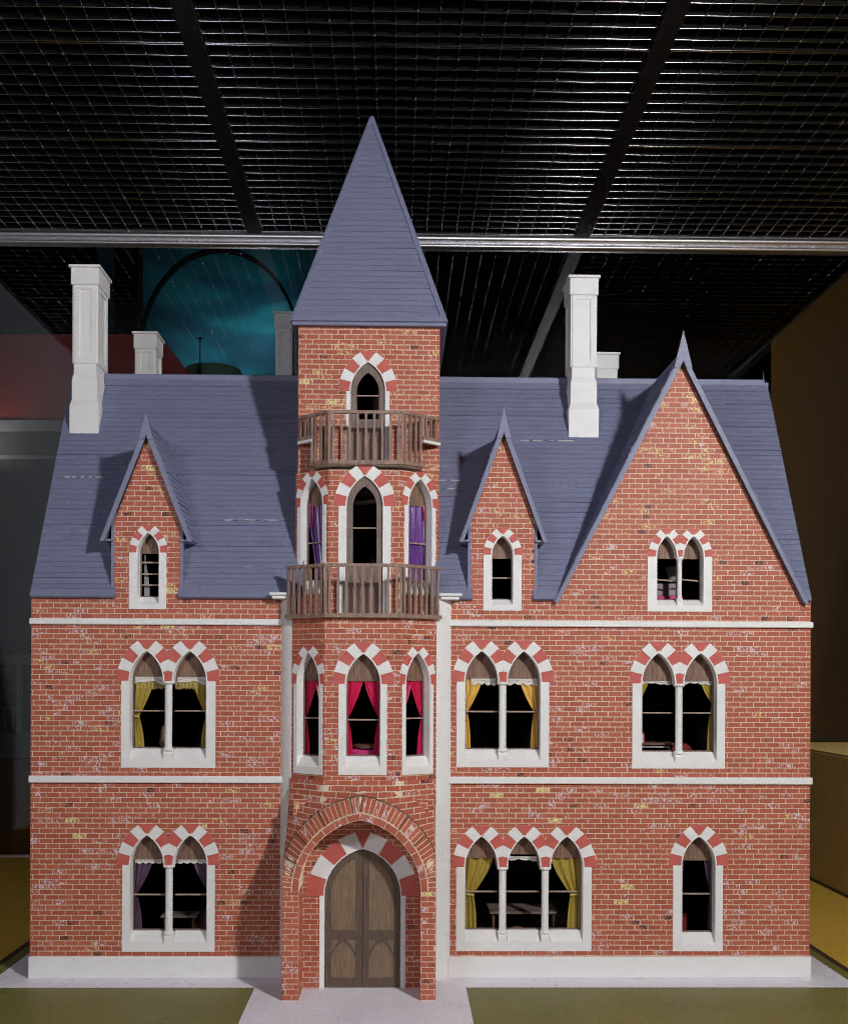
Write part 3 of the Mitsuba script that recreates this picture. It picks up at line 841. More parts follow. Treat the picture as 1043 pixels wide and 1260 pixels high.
# --- chimneys
def chimney(x0, x1, y0, y1, zbase, ztop, full, label):
    k = num('dollhouse__chimney')
    labels[k] = {'label': label}
    w = x1 - x0; cx_, cy_ = (x0 + x1) / 2, (y0 + y1) / 2
    Hs = ztop
    parts = []
    def blk(g, z0, z1, g2=None):
        g2 = g if g2 is None else g2
        return hull([(x0 - g, y0 - g, z0), (x1 + g, y0 - g, z0), (x1 + g, y1 + g, z0), (x0 - g, y1 + g, z0), (x0 - g2, y0 - g2, z1), (x1 + g2, y0 - g2, z1), (x1 + g2, y1 + g2, z1), (x0 - g2, y1 + g2, z1)])
    if full:
        zA, zB, zC = zbase + 39, zbase + 47, zbase + 82
        parts = [blk(4.4, zbase - 40, zA), blk(4.4, zA, zB, 2.0), blk(2.0, zB, zC - 7), blk(2.0, zC - 7, zC, 0), blk(0, zC, Hs - 26)]
    else:
        parts = [blk(0, zbase, Hs - 26)]
        zC = zbase + 10
    add(f'{k}__shaft', cat(parts), 'white_paint')
    # raised frames round a sunk panel on the front and sides
    zt, zb_ = Hs - 32, (zC + 14 if full else zbase + 4)
    a = w * .24
    fp = box(x0, zb_, x1, zt + 5.8).difference(box(x0 + a, zb_ + 8, x1 - a * .9, zt))
    add(f'{k}__panel_frame', ex(fp, Frame((0, y0, 0), (1, 0, 0), (0, 0, 1)), .02, 2.0), 'white_paint')
    dpt = y1 - y0; a2 = dpt * .16
    fs = box(y0, zb_, y1, zt + 5.8).difference(box(y0 + a2, zb_ + 8, y1 - a2, zt))
    add(f'{k}__panel_frame', ex(fs, Frame((x1, 0, 0), (0, 1, 0), (0, 0, 1)), .02, 2.0), 'white_paint')
    fs2 = Polygon([(-p, q) for p, q in fs.exterior.coords], [[(-p, q) for p, q in r.coords] for r in fs.interiors])
    add(f'{k}__panel_frame', ex(fs2, Frame((x0, 0, 0), (0, -1, 0), (0, 0, 1)), .02, 2.0), 'white_paint')
    add(f'{k}__cap', cat([bx(x0 - 3.6, x1 + 3.6, y0 - 3.6, y1 + 3.6, Hs - 26, Hs - 3.5, .6), bx(x0 - 6, x1 + 6, y0 - 6, y1 + 6, Hs - 3.5, Hs, .5)]), 'white_paint')
    return k


CY0 = 123.5
xa, xb = P(91, 450, CY0)[0], P(118.5, 450, CY0)[0]
chimney(xa, xb, CY0, CY0 + 52, P(100, 534, 116)[1], P(100, 326.5, CY0)[1], True, 'tall white chimney at the left end of the front roof')
xc, xd = P(703.5, 450, CY0)[0], P(732, 450, CY0)[0]
chimney(xc, xd, CY0, CY0 + 48, P(718, 538, 116)[1], P(718, 339.5, CY0)[1], True, 'tall white chimney on the right front roof beside the large gable')
for x0, x1, px, y, lab in ((167.8, 190.2, 180, 408.5, 'rear left white chimney, top showing over the ridge'), (340.5, 358, 350, 384, 'shaded rear chimney close behind the tower'), (735, 758, 745, 434, 'rear right white chimney behind the ridge')):
    x0_, x1_ = P(x0, y, 396)[0], P(x1, y, 396)[0]
    chimney(x0_, x1_, 396, 396 + (x1_ - x0_) * 1.6, RZ - 4, P(px, y, 396)[1], False, lab)

# ---------------------------------------------------------------- tower
ktow = num('dollhouse__tower')


def face(a, b):
    """Frame of an upright face from plan point a (left) to b (right); u runs from 0 to its length."""
    d = np.array([b[0] - a[0], b[1] - a[1], 0])
    return Frame((a[0], a[1], 0), d, (0, 0, 1)), float(np.linalg.norm(d))


def zy(py, Y, px=450): return P(px, py, Y)[1]


def bay_windows(B, tag, zt0, zt1, spec_front, spec_side, u0v0):
    out = []
    for nm, (a, b) in dict(left=('bl', 'fl'), front=('fl', 'fr'), right=('fr', 'br')).items():
        fr, L = face(B[a], B[b])
        reg = box(0, zt0, L, zt1)
        sp = spec_front if nm == 'front' else spec_side
        hole, nb = sp(fr, L, nm)
        if tag == 'mid' and nm != 'front':      # the rear half of each side carries a low parapet for the upper balcony
            q = box(0, zt0, L * .5, 664) if nm == 'left' else box(L * .5, zt0, L, 664)
            reg = reg.union(q)
        add(f'{ktow}__{tag}_wall', ex(reg.difference(hole), fr, -8, 0), 'mortar')
        bricks(ktow, reg.difference(nb), fr, u0=u0v0[0], v0=u0v0[1])
        out.append((fr, L))
    return out


LBY, MBY = -48.0, -10.0


def low_front(fr, L, nm):
    x = lambda px, py: P(px, py, LBY)[0] - LB['fl'][0]
    z0 = zy(841.7, LBY)
    c = x(446.8, 840)
    h, n = window('window', fr, [(c, 20.3)], z0, zy(803, LBY) - z0 - 1.5, x(416.3, 900), x(475.7, 900), zy(953.5, LBY), zy(931.4, LBY), 16.5, zy(838.3, LBY), [(zy(886, LBY), 0)], wallt=10, label='first floor lancet window of the tower with crimson curtains', tymp_mat='walnut')
    return h, n


def low_side(fr, L, nm):
    z0 = zy(841.7, -32)
    c = L / 2 + (.8 if nm == 'left' else -.8)
    clip = box(.4, -10, L - .4, 900)
    return window('window', fr, [(c, 18.0)], z0, zy(801.4, -32) - z0 - 1.5, c - 23.5, c + 23.5, zy(952.5, -32), zy(931, -32), 10.5, zy(837.8, -32), [(zy(884, -32), 0)], wallt=10, clip=clip, label=f'{nm} side lancet window of the tower with crimson curtains')


bay_windows(LB, 'lower', 214, BZ1, low_front, low_side, (2.0, 1.0))


# front door below
fr = Frame((0, LBY - 1.5, 0), (1, 0, 0), (0, 0, 1))
zd0 = zy(1102, LBY); za = zy(1044.5, LBY); cd = P(446.0, 1100, LBY)[0]; hw = (P(492.7, 1150, LBY)[0] - P(399.3, 1150, LBY)[0]) / 2
k = num('dollhouse__front_door')
labels[k] = {'label': 'pointed double door of dark wood with lighter panels'}
hole = lancet(cd, hw, zd0, za - zd0, 0)
trim = lancet(cd, hw, zd0, za - zd0, 0, d=1.2)
jw = 5.8
plate = unary_union([trim, box(cd - hw - jw, 0, cd + hw + jw, zd0)]).difference(hole)
add(f'{k}__door_surround', ex(plate, fr, -8, .9), 'white_paint')
vs = voussoirs(k, fr, cd, hw, zd0, za - zd0, 21.5, box(-200, -10, 1300, 600), d0=1.2)
# panel board with the darker frame planted on it
bd = lancet(cd, hw, zd0, za - zd0, .4).buffer(-.25)
up = []; rise = za - zd0
inner = lancet(cd, hw - 7.6, zd0, rise * (hw - 7.6) / hw, 0)
zr0, zr1 = zy(1157, LBY), zy(1145.5, LBY)
op = inner.intersection(box(cd - 200, zr1, cd - 7.8, 600)), inner.intersection(box(cd + 7.8, zr1, cd + 200, 600))
lows, trefs = [], []
zl0, zl1 = zy(1204, LBY), zr0
for s in (-1, 1):
    xa_, xb_ = sorted((cd + s * 7.8, cd + s * (hw - 7.6)))
    m, hw_ = (xa_ + xb_) / 2, (xb_ - xa_) / 2
    zz = zl0 + (zl1 - zl0) * .38
    A = lancet(m, hw_, zz, (zl1 - zz) * .93, zl0)
    full_ = box(xa_, zl0, xb_, zl1)
    ring = lancet(m, hw_ + 1.2, zz, (zl1 - zz) * 1.12, zl0)
    lows.append(A)
    trefs.append(full_.difference(ring))
for s, half in ((-1, box(0, 0, cd - .3, 600)), (1, box(cd + .3, 0, 1300, 600))):
    kk = num(f'{k}__leaf'); counts[kk] = 0
    leaf = bd.intersection(half)
    frm = leaf.difference(unary_union(list(op) + lows + trefs))
    m = cat([ex(frm, fr, -5.8, -3.0)])
    scene[kk] = mikit.ply((m[0] * S, m[1]), 'door_frame_wood')
    for q in list(op) + lows + trefs:
        g = q.intersection(half)
        if g.area > 4: add(f'{k}__panel', ex(g.buffer(.4), fr, -7.5, -4.0), 'door_panel_wood')
door_wall = box(366, 0, 526, 224)
add(f'{ktow}__door_wall', ex(door_wall.difference(unary_union([plate, hole]).buffer(.01)), fr, -6, 0), 'mortar')
bricks(ktow, door_wall.difference(unary_union([plate, hole, vs]).buffer(.35)), fr, u0=4, v0=.6)


def mid_front(fr, L, nm):
    x = lambda px, py: P(px, py, MBY)[0] - MB['fl'][0]
    z0 = zy(622.6, MBY); za = zy(585.5, MBY); c = x(448.7, 620); hw = 22.0
    k = num('dollhouse__balcony_door')
    labels[k] = {'label': 'tall arched balcony door with dark pane on the middle tower storey'}
    return balcony_door(k, fr, c, hw, z0, za - z0, BZ1 + 1, x(416.3, 650), x(480.7, 650), zy(696, MBY), zy(649, MBY), 16)


def balcony_door(k, fr, c, hw, z0, rise, zb, x0, x1, zopen, zbar, depth):
    hole = lancet(c, hw, z0, rise, zb)
    plate = unary_union([box(x0, zb, x1, z0), lancet(c, hw, z0, rise, zb, d=1.4)])
    add(f'{k}__surround', ex(plate.difference(hole), fr, -8, 1.0), 'white_paint')
    vs = voussoirs(k, fr, c, hw, z0, rise, depth, box(-300, -10, 600, 2000))
    wi = hw - 7.6
    opening = lancet(c, wi, z0, rise * wi / hw * 1.02, zopen)
    leaf = lancet(c, hw, z0, rise, zb).buffer(-.35)
    mid = (zopen + zb) / 2
    pans, tre = [], []
    for s in (-1, 1):
        xa_, xb_ = sorted((c + s * 1.6, c + s * (wi - .5)))
        m_, h_ = (xa_ + xb_) / 2, (xb_ - xa_) / 2
        zt = zopen - 6
        zz = zb + (zt - zb) * .55
        pans.append(lancet(m_, h_ * .92, zz, (zt - zz) * .85, zb + 5))
    pans = unary_union(pans)
    add(f'{k}__leaf', ex(leaf.difference(unary_union([opening, pans])), fr, -6, -2.6), 'frame_wood')
    add(f'{k}__panel', ex(pans.buffer(.4), fr, -7.5, -3.8), 'rail_wood')
    a = fr(np.array([[c - wi - 1, zbar, -5], [c + wi + 1, zbar, -5]]))
    add(f'{k}__glazing_bar', beam(a[0], a[1], 1.4, 1.5), 'bar_wood')
    return plate.union(hole).buffer(.01), unary_union([plate, hole, vs]).buffer(.35)


def mid_side(fr, L, nm):
    Yc = 6
    z0 = zy(622.6, Yc); c = L / 2
    clip = box(.4, -10, L - .4, 900)
    return window('window', fr, [(c, 17.5)], z0, zy(587.5, Yc) - z0 - 1.5, c - 23.5, c + 23.5, zy(731, Yc), zy(714, Yc), 10.5, zy(620.5, Yc), [(zy(667, Yc), 0)], wallt=10, clip=clip, label=f'{nm} side lancet window of the middle tower storey with purple curtain')


bay_windows(MB, 'middle', BZ1, BZ2 - 3, mid_front, mid_side, (5.0, 1.5))
# bay interiors: floors and dark linings
add(f'{ktow}__bay_floor', ex(Polygon([LB['bl'], LB['fl'], LB['fr'], LB['br'], (536, 30), (361, 30)]).buffer(-1), Frame((0, 0, 0), (1, 0, 0), (0, 1, 0)), Z1 - 11, Z1 - 5), 'interior_floor')
# tower shaft
TF = Frame((0, TY, 0), (1, 0, 0), (0, 0, 1))
ztc, zta = zy(481.2, TY), zy(444.3, TY)
kd = num('dollhouse__balcony_door')
labels[kd] = {'label': 'arched balcony door at the top of the tower under the spire'}
ht, nt = balcony_door(kd, TF, P(452.6, 480, TY)[0], 21.6, ztc, zta - ztc - 1.0, BZ2 - 4, P(425.8, 500, TY)[0], P(478.8, 500, TY)[0], zy(515, TY), zy(485.5, TY), 15.5)
tp = box(TX0, BZ2 - 5, TX1, TZ)
add(f'{ktow}__shaft_front', ex(tp.difference(ht), TF, -6, 0), 'mortar')
bricks(ktow, tp.difference(nt), TF, u0=6, v0=TZ - 6.27 * 40)
TD = TX1 - TX0
for fr in (Frame((TX0, TY + TD, 0), (0, -1, 0), (0, 0, 1)), Frame((TX1, TY, 0), (0, 1, 0), (0, 0, 1))):
    add(f'{ktow}__shaft_side', ex(box(.2, ZE - 26, TD, TZ), fr, -6, -.02), 'mortar')
    bricks(ktow, box(.4, ZE, TD, TZ), fr, v0=TZ - 6.27 * 60, vis=False)
add(f'{ktow}__shaft_back', bx(TX0 + 6, TX1 - 6, TY + TD - 6, TY + TD - .1, ZE, TZ), 'mortar')
add(f'{ktow}__shaft_lining', bx(TX0 + 7, TX1 - 7, TY + 60, TY + 62, ZE, TZ - 3), 'interior')
# spire
SX0, SX1, SY0 = TX0 - 8.0, TX1 + 8.0, TY - 8.0
SY1 = SY0 + (SX1 - SX0)
apex = np.array([(SX0 + SX1) / 2, (SY0 + SY1) / 2, P(455.3, 143, (SY0 + SY1) / 2)[1]])
ZS = TZ + 1
ksp = num('dollhouse__spire')
labels[ksp] = {'label': 'tall blue grey pyramid spire of the tower'}
cr = [np.array(q, float) for q in ((SX0, SY0, ZS), (SX1, SY0, ZS), (SX1, SY1, ZS), (SX0, SY1, ZS))]
scene[ksp] = mikit.ply(tuple(np.asarray(a) * (S if i == 0 else 1) for i, a in enumerate(hull([apex - [0, 0, 2]] + [q + (apex - q) * .008 for q in cr]))), 'roof_paint')
for i in range(4):
    a, b = cr[i], cr[(i + 1) % 4]
    m = (a + b) / 2
    fr = Frame(a, b - a, apex - m); Lb, Ls = np.linalg.norm(b - a), np.linalg.norm(apex - m)
    tri = Polygon([(0, 0), (Lb, 0), (Lb / 2, Ls)])
    strips(ksp, fr, tri.intersection(box(-5, 6, Lb + 5, Ls - 4)), 8.6, 60 + i, thick=1.3, nmean=120, prio=0 if i == 0 else 4)
    add(f'{ksp}__eaves_board', ex(tri.intersection(box(-5, 0, Lb + 5, 6.5)), fr, -.4, 2.2), 'roof_paint')
    for sgn in (0, 1):      # hip boards along both edges of the face
        e0, e1 = ((0, 0), (Lb / 2, Ls)) if sgn == 0 else ((Lb, 0), (Lb / 2, Ls))
        inn = 5.2 if sgn == 0 else -5.2
        q = Polygon([e0, (e0[0] + inn, 0), (Lb / 2, Ls - 12 if abs(inn) else Ls), e1]).buffer(0)
        add(f'{ksp}__hip_board', ex(q, fr, .2, 2.5 if sgn else 2.3), 'roof_paint')
add(f'{ksp}__eaves_slab', bx(SX0, SX1, SY0, SY1, ZS - 4.5, ZS - .05, .5), 'roof_paint')

# corner strips with caps where tower meets walls
for (a, b, cx0, cx1) in (((346, -.5), (361, -15), 333, 359), ((536, -15), (554.5, -.5), 538, 567)):
    k = num('dollhouse__corner_strip')
    fr, L = face(a, b)
    prof = Polygon([(0, -6), (0, 0), (L * .25, 1.0), (L * .5, 1.2), (L * .75, 1.0), (L, 0), (L, -6)])
    v, f = ex_local(prof, 0, 467)
    w = fr(np.stack([v[:, 0], v[:, 2], v[:, 1]], 1))
    scene[k] = mikit.ply((w * S, f[:, ::-1]), 'white_paint', smooth=30)
    add('dollhouse__corner_cap', cat([bx(cx0, cx1, -18.5, 5, 468.5, 472, .8), bx(cx0 + 3, cx1 - 3, -16, 4, 464.5, 468.5, .8)]), 'white_paint')


# ---------------------------------------------------------------- balconies
def balcony(plan, zf, zt, n_per, label, floor_poly, low=None, seed=1):
    k = num('dollhouse__balcony')
    labels[k] = {'label': label}
    r_ = random.Random(seed)
    add(f'{k}__balcony_floor', ex(floor_poly, Frame((0, 0, 0), (1, 0, 0), (0, 1, 0)), zf - 4.2, zf - 1.2), 'white_paint')
    for i, (a, b) in enumerate(zip(plan[:-1], plan[1:])):
        a, b = np.array(a, float), np.array(b, float)
        z0 = low[i] if low and low[i] else zf
        d = (b - a) / np.linalg.norm(b - a)
        A, B = np.array([*(a - d * .9), 0]), np.array([*(b + d * .9), 0])
        add(f'{k}__top_rail', beam(A + [0, 0, zt - 2], B + [0, 0, zt - 2], 4.4, 3.8), 'rail_wood')
        add(f'{k}__bottom_rail', beam(A + [0, 0, z0 - 1.6], B + [0, 0, z0 - 1.6], 4.2, 4.6), 'rail_wood')
        if low and low[i]:
            add(f'{k}__coping', beam(A + [0, 0, z0 - 5.6], B + [0, 0, z0 - 5.6], 5.4, 3.2), 'white_paint')
        for j in range(n_per[i]):
            t = (j + (.5 if i else .35)) / n_per[i]
            p = a + (b - a) * t
            tw = r_.uniform(-.4, .4)
            add(f'{k}__baluster', beam((p[0] + tw, p[1], z0), (p[0], p[1], zt - 3.6), 2.9, 2.9, upv=(d[1], -d[0], 0)), 'rail_wood')
        if i:
            add(f'{k}__baluster', beam((a[0], a[1], z0), (a[0], a[1], zt - 3.6), 3.4, 3.4, upv=(0, -1, 0)), 'rail_wood')


zr1t = zy(693.3, -54); zr1b = zy(757.5, -54)
pl1 = [(354, -18), (403.5, -55), (492.5, -55), (540.5, -18)]
balcony(pl1, zr1b + 2, zr1t, [7, 9, 7], 'lower balcony with straight wooden balusters on the tower', Polygon([(358, -12), (354.5, -17), (403.8, -54.5), (492.2, -54.5), (540, -17), (537, -12), (537, 24), (361, 24)]), seed=2)
zr2t = zy(504.8, -16); zr2b = zy(569, -16)
pl2 = [(365.5, 21), (383, 3.5), (405, -16), (494, -16), (519, 3.5), (539, 21)]
balcony(pl2, zr2b + 2, zr2t, [3, 3, 9, 4, 3], 'upper balcony with straight wooden balusters near the tower top', Polygon([(384, 4), (405, -15), (494, -15), (518, 4), (518, 27), (384, 27)]), low=[zy(540, 10) + 2, None, None, None, zy(540, 10) + 2], seed=3)

# ---------------------------------------------------------------- porch
kp = num('dollhouse__porch')
labels[kp] = {'label': 'projecting brick entrance porch with pointed arch on two piers'}
PY = -102.0
px0, px1 = 358.8, 533.5
pc, phw = 447.0, 69.6
pz0, prise = zy(1098, PY), zy(1009.5, PY) - zy(1098, PY)
inn = lancet(pc, phw, pz0, prise, 0)
off1 = lancet(pc, phw, pz0, prise, 0, d=8.0)
off2 = lancet(pc, phw, pz0, prise, 0, d=25.0)
prof = unary_union([off1, box(px0, 0, px1, pz0 + 6)]).intersection(box(px0, 0, px1, 400))
PF = Frame((0, PY, 0), (1, 0, 0), (0, 0, 1))
add(f'{kp}__arch_shell', ex(prof.difference(inn), PF, -52, 0), 'mortar')
# pier bricks up to the springing
bricks(kp, prof.difference(inn.buffer(.3)).intersection(box(0, .5, 900, pz0)), PF, u0=1, v0=.5, bw=15.4)


def radial(r0, r1, step, mapf, name_holder, gap=.9, clip=None, bond=False):
    """Bricks set round the pointed arch between offsets r0 and r1 from the intrados."""
    r = (phw * phw + prise * prise) / (2 * phw)
    for side in (-1, 1):
        th = math.acos((r - phw) / (r + (r0 + r1) / 2))
        n = int(round(th * (r + (r0 + r1) / 2) / step))
        for k in range(n):
            a, b = th * k / n, th * (k + 1) / n
            g = gap / (2 * (r + r0))
            pts = []
            for R, t in ((r + r0 + .4, a + g), (r + r0 + .4, b - g), (r + r1 - .4, b - g), (r + r1 - .4, a + g)):
                x = (r - phw) - R * math.cos(t)
                pts.append((pc + x if side < 0 else pc - x, pz0 + R * math.sin(t)))
            q = Polygon(pts).buffer(0)
            if clip is not None: q = q.intersection(clip)
            q = q.intersection(box(-1e3, -10, pc - .3, 1e3) if side < 0 else box(pc + .3, -10, 1e3, 1e3))
            for w_ in polys(q):
                if w_.area < 2: continue
                l, f = ex_local(w_, -.3, .45 + rng.uniform(-.1, .1))
                brick_id[0] += 1
                i, j = brick_id[0] % 900, brick_id[0] // 900
                bnd = w_.bounds
                uv = np.stack([i + np.clip((l[:, 0] - bnd[0]) / (bnd[2] - bnd[0]), .01, .99), j + np.clip((l[:, 1] - bnd[1]) / (bnd[3] - bnd[1]), .01, .99)], 1)
                w = mapf(l)
                BR.append((w[:, 1].mean(), name_holder, w, f, uv))


frontclip = prof.difference(box(-1e3, -10, 1e4, pz0 - .2))
radial(.3, 8.0, 15.5, PF, kp, clip=frontclip)


def offset_of(x, z):
    r = (phw * phw + prise * prise) / (2 * phw)
    dx = np.where(x < pc, x - (pc + r - phw), (pc - r + phw) - x)
    return np.hypot(dx, np.maximum(z - pz0, 0)) - r


def ybay(x):
    return np.interp(x, [355, LB['bl'][0], LB['fl'][0], LB['fr'][0], LB['br'][0], 541], [-14, LB['bl'][1], -48.4, -48.4, LB['br'][1], -14])


ZT = zy(960, -48)
YS = -84.0


def zcurve(x):
    """Height of the outer edge of the soldier course at x."""
    r = (phw * phw + prise * prise) / (2 * phw)
    dx = np.where(x < pc, (pc + r - phw) - x, x - (pc - r + phw))
    return pz0 + np.sqrt(np.maximum((r + 25.0) ** 2 - dx ** 2, 0))


def sheet(l):
    """Local (x, z, height) -> the roof of the porch: soldier course sloping back, then a scoop sweeping up to the bay."""
    x, z, h = l[:, 0], l[:, 1], l[:, 2]
    o = offset_of(x, z)
    e = np.clip((z - pz0) / 48.0, 0, 1); e = e * e * (3 - 2 * e)
    y1 = PY + (YS - PY) * np.clip((o - 8) / 17.0, 0, 1) * e
    zc = np.minimum(zcurve(x), ZT - 8)
    t = np.clip((z - zc) / (ZT - zc), 0, 1)
    y2 = YS + (ybay(x) - YS) * (1 - (1 - t) ** 1.7)
    y = np.where(z > zc, y2, y1)
    return np.stack([x, y - h, z + .25 * h], 1)


def sheet_grid(reg, n=70, m=60):
    """Backing sheet under the porch roof bricks, cut by the region."""
    xs = np.linspace(px0, px1, n); zs = np.linspace(pz0 - 2, ZT, m)
    X_, Z_ = np.meshgrid(xs, zs)
    l = np.stack([X_.ravel(), Z_.ravel(), 0 * X_.ravel()], 1)
    ok = offset_of(l[:, 0], l[:, 1]) > 6.5
    v = sheet(l); f = []
    for j in range(m - 1):
        for i in range(n - 1):
            p = j * n + i
            if ok[p] and ok[p + 1] and ok[p + n] and ok[p + n + 1]:
                f += [[p, p + 1, p + n + 1], [p, p + n + 1, p + n]]
    f = np.array(f)
    vb = v + np.array([0, 1.6, -.2])
    return np.vstack([v, vb]), np.vstack([f, f[:, ::-1] + len(v)])


add(f'{kp}__roof_sheet', sheet_grid(None), 'mortar', smooth=40)
band = box(px0, pz0 - 1, px1, 400).intersection(off2).difference(off1)
radial(8.6, 25.0, 5.7, sheet, kp, clip=band)
scoop = box(px0, pz0 + 10, px1, ZT).difference(lancet(pc, phw, pz0, prise, 0, d=25.6))
bricks(kp, scoop, sheet, u0=3, v0=ZT - 6.27 * 40)
# worn dark edges and splits of the paper along the soldier course
r_p = (phw * phw + prise * prise) / (2 * phw)
for d_, w_ in ((25.3, .9), (8.3, .8)):
    ring = lancet(pc, phw, pz0, prise, 0, d=d_ + w_).difference(lancet(pc, phw, pz0, prise, 0, d=d_)).intersection(box(px0, pz0 + 4, px1, 400))
    dens = ring.segmentize(3.0)
    v, f = ex_local(dens, .2, .9)
    add(f'{kp}__arch_edge', (sheet(v), f), 'door_frame_wood' if d_ > 20 else 'mortar')
splits = []
for t_, side in ((.93, -1), (.67, -1), (.44, -1), (.25, -1), (.99, 1), (.62, 1), (.43, 1)):
    th = math.acos((r_p - phw) / (r_p + 16)) * t_
    pts = []
    for R, dt in ((r_p + 8.2, -.006), (r_p + 8.2, .006), (r_p + 26.5, .007), (r_p + 26.5, -.007)):
        x = (r_p - phw) - R * math.cos(th + dt)
        pts.append((pc + x if side < 0 else pc - x, pz0 + R * math.sin(th + dt)))
    q = Polygon(pts).buffer(0).intersection(box(px0, 0, px1, 400))
    for w_ in polys(q):
        v, f = ex_local(w_.segmentize(3.0), .3, 1.5)
        add(f'{kp}__split_joint', (sheet(v), f), 'door_frame_wood')
# inner faces of the piers and outer cheeks
for fr, L in ((Frame((pc - phw, PY, 0), (0, 1, 0), (0, 0, 1)), 52), (Frame((pc + phw, PY + 52, 0), (0, -1, 0), (0, 0, 1)), 52)):
    bricks(kp, box(.6, .5, L - .5, pz0), fr, u0=2, v0=.5)
zz = np.linspace(pz0, ZT, 14)
for xe, sgn in ((px0, -1), (px1, 1)):
    ys = sheet(np.stack([np.full(14, xe), zz, np.zeros(14)], 1))[:, 1]
    yb = ybay(np.array([xe]))[0] + 4
    q = Polygon([(PY, 0), (PY, pz0)] + [(y, z) for y, z in zip(ys, zz)] + [(yb, ZT), (yb, 0)]).buffer(0)
    fr = Frame((xe, 0, 0), (0, 1, 0), (0, 0, 1)) if sgn > 0 else Frame((xe, 0, 0), (0, -1, 0), (0, 0, 1))
    if sgn < 0: q = Polygon([(-a, b) for a, b in q.exterior.coords]).buffer(0)
    add(f'{kp}__cheek', ex(q, fr, -1.6, -.02), 'mortar')
    bricks(kp, q.buffer(-.4), fr, u0=2, v0=.5)

flush()

# ---------------------------------------------------------------- curtains, lace and furniture
def cpair(px_l, px_r, py_top, py_tie, py_bot, wt, wti, wb, m, labs, tie=None, fr=FRONT, depth=-19.5, **k):
    for lab, px, s in ((labs[0], px_l, 1), (labs[1], px_r, -1)):
        if lab:
            curtain(lab, fr, X(px, py_top), wt, wti, wb, Z(py_top, px), Z(py_tie, px), Z(py_bot, px), s, m, depth=depth, tie=tie, **k)


cpair(161.5, 256, 831, 882, 922, 25, 5.5, 12, 'olive_cloth', ('olive curtain tied back at the left of the upper left window', 'olive curtain tied back at the right of the upper left window'), tie='fringe_cloth')
valance('drooping white lace valance with yellow fringe in the upper left window', FRONT, [(X(161.5), X(203)), (X(210.5), X(255.5))], Z(832, 200), 9, 2.0, 2, fringe='fringe_cloth')
cpair(161.5, 256.5, 1062, 1104, 1148, 22, 2.5, 9, 'plum_cloth', ('dark plum curtain at the left of the lower left window', 'dark plum curtain at the right of the lower left window'), amp=.9)
valance('straight white lace valance in the lower left window', FRONT, [(X(163), X(203)), (X(213), X(256))], Z(1058.5, 200), 7.5, .3, 5)
cpair(570.5, 665, 833, 877, 922, 25, 6.0, 10, 'gold_cloth', ('bright gold curtain at the left of the upper window right of the tower', 'bright gold curtain at the right of the upper window right of the tower'))
valance('ruffled white lace valance between the bright gold curtains', FRONT, [(X(580), X(611)), (X(622), X(664))], Z(834, 620), 9.5, .8, 4)
cpair(786.5, 882, 840, 866, 926, 15, 1.6, 7, 'olive_cloth', ('narrow olive curtain at the left of the far right upper window', 'narrow olive curtain at the right of the far right upper window'), amp=.9)
valance('thin scalloped lace edging in the far right upper window', FRONT, [(X(786.5), X(829)), (X(841), X(880))], Z(837.2, 830), 5.0, 1.0, 4)
cpair(572, 716.5, 1058, 1104, 1147, 37, 12, 16, 'olive_cloth', ('wide mustard curtain at the left of the lower triple window', 'wide mustard curtain at the right of the lower triple window'), tie='fringe_cloth', folds=3, amp=2.4)
valance('wavy lace edging hung in the middle of the lower triple window', FRONT, [(X(625), X(664))], Z(1056.5, 645), 5.5, .9, 3)
cpair(837.5, 880, 1061, 1100, 1148, 9, 2, 4, 'plum_cloth', ('dark curtain at the left of the single lower right window', 'dark curtain at the right of the single lower right window'), amp=.8)
curtain('pale hanging strip inside the left dormer window', FRONT, X(172), 1.5, 4.5, 7, Z(680, 180), Z(704, 180), Z(733, 180), 1, 'grey_shade', depth=-20, amp=.5)
# tower curtains
for (B, nm, a, b, zt, zti, zb, m, word, wt) in ((LB, 'left', 'bl', 'fl', 838, 884, 931, 'crimson_satin', 'first floor', 20), (LB, 'front', 'fl', 'fr', 838, 884, 931, 'crimson_satin', 'first floor', 20), (LB, 'right', 'fr', 'br', 838, 884, 931, 'crimson_satin', 'first floor', 20)):
    fr, L = face(B[a], B[b])
    Yc = -48 if nm == 'front' else -32
    c = (P(446.8, 840, LBY)[0] - LB['fl'][0]) if nm == 'front' else L / 2
    hw = 20.5 if nm == 'front' else 18
    for s, lab in ((1, 'left'), (-1, 'right')):
        curtain(f'crimson satin curtain on the {lab} side of the {nm} first floor tower window', fr, c - s * hw, wt, 2.6, 8, zy(zt, Yc) + 2, zy(zti, Yc), zy(zb, Yc), s, m, depth=-14.5, amp=1.0)
for nm, a, b in (('left', 'bl', 'fl'), ('right', 'fr', 'br')):
    fr, L = face(MB[a], MB[b])
    curtain(f'gathered purple satin curtain in the {nm} middle storey tower window', fr, L / 2 + 17.5, 36, 25, 27, zy(620, 6) + 2, zy(700, 6), zy(722, 6), -1, 'purple_satin', depth=-14, amp=2.2, folds=4)
    curtain(f'narrow magenta curtain edge in the {nm} middle storey tower window', fr, L / 2 + (17.5 if nm == 'right' else -9), 4.5, 2, 1.5, zy(620, 6) + 2, zy(640, 6), zy(646, 6), -1, 'crimson_satin', depth=-12.6, amp=.6, folds=2)


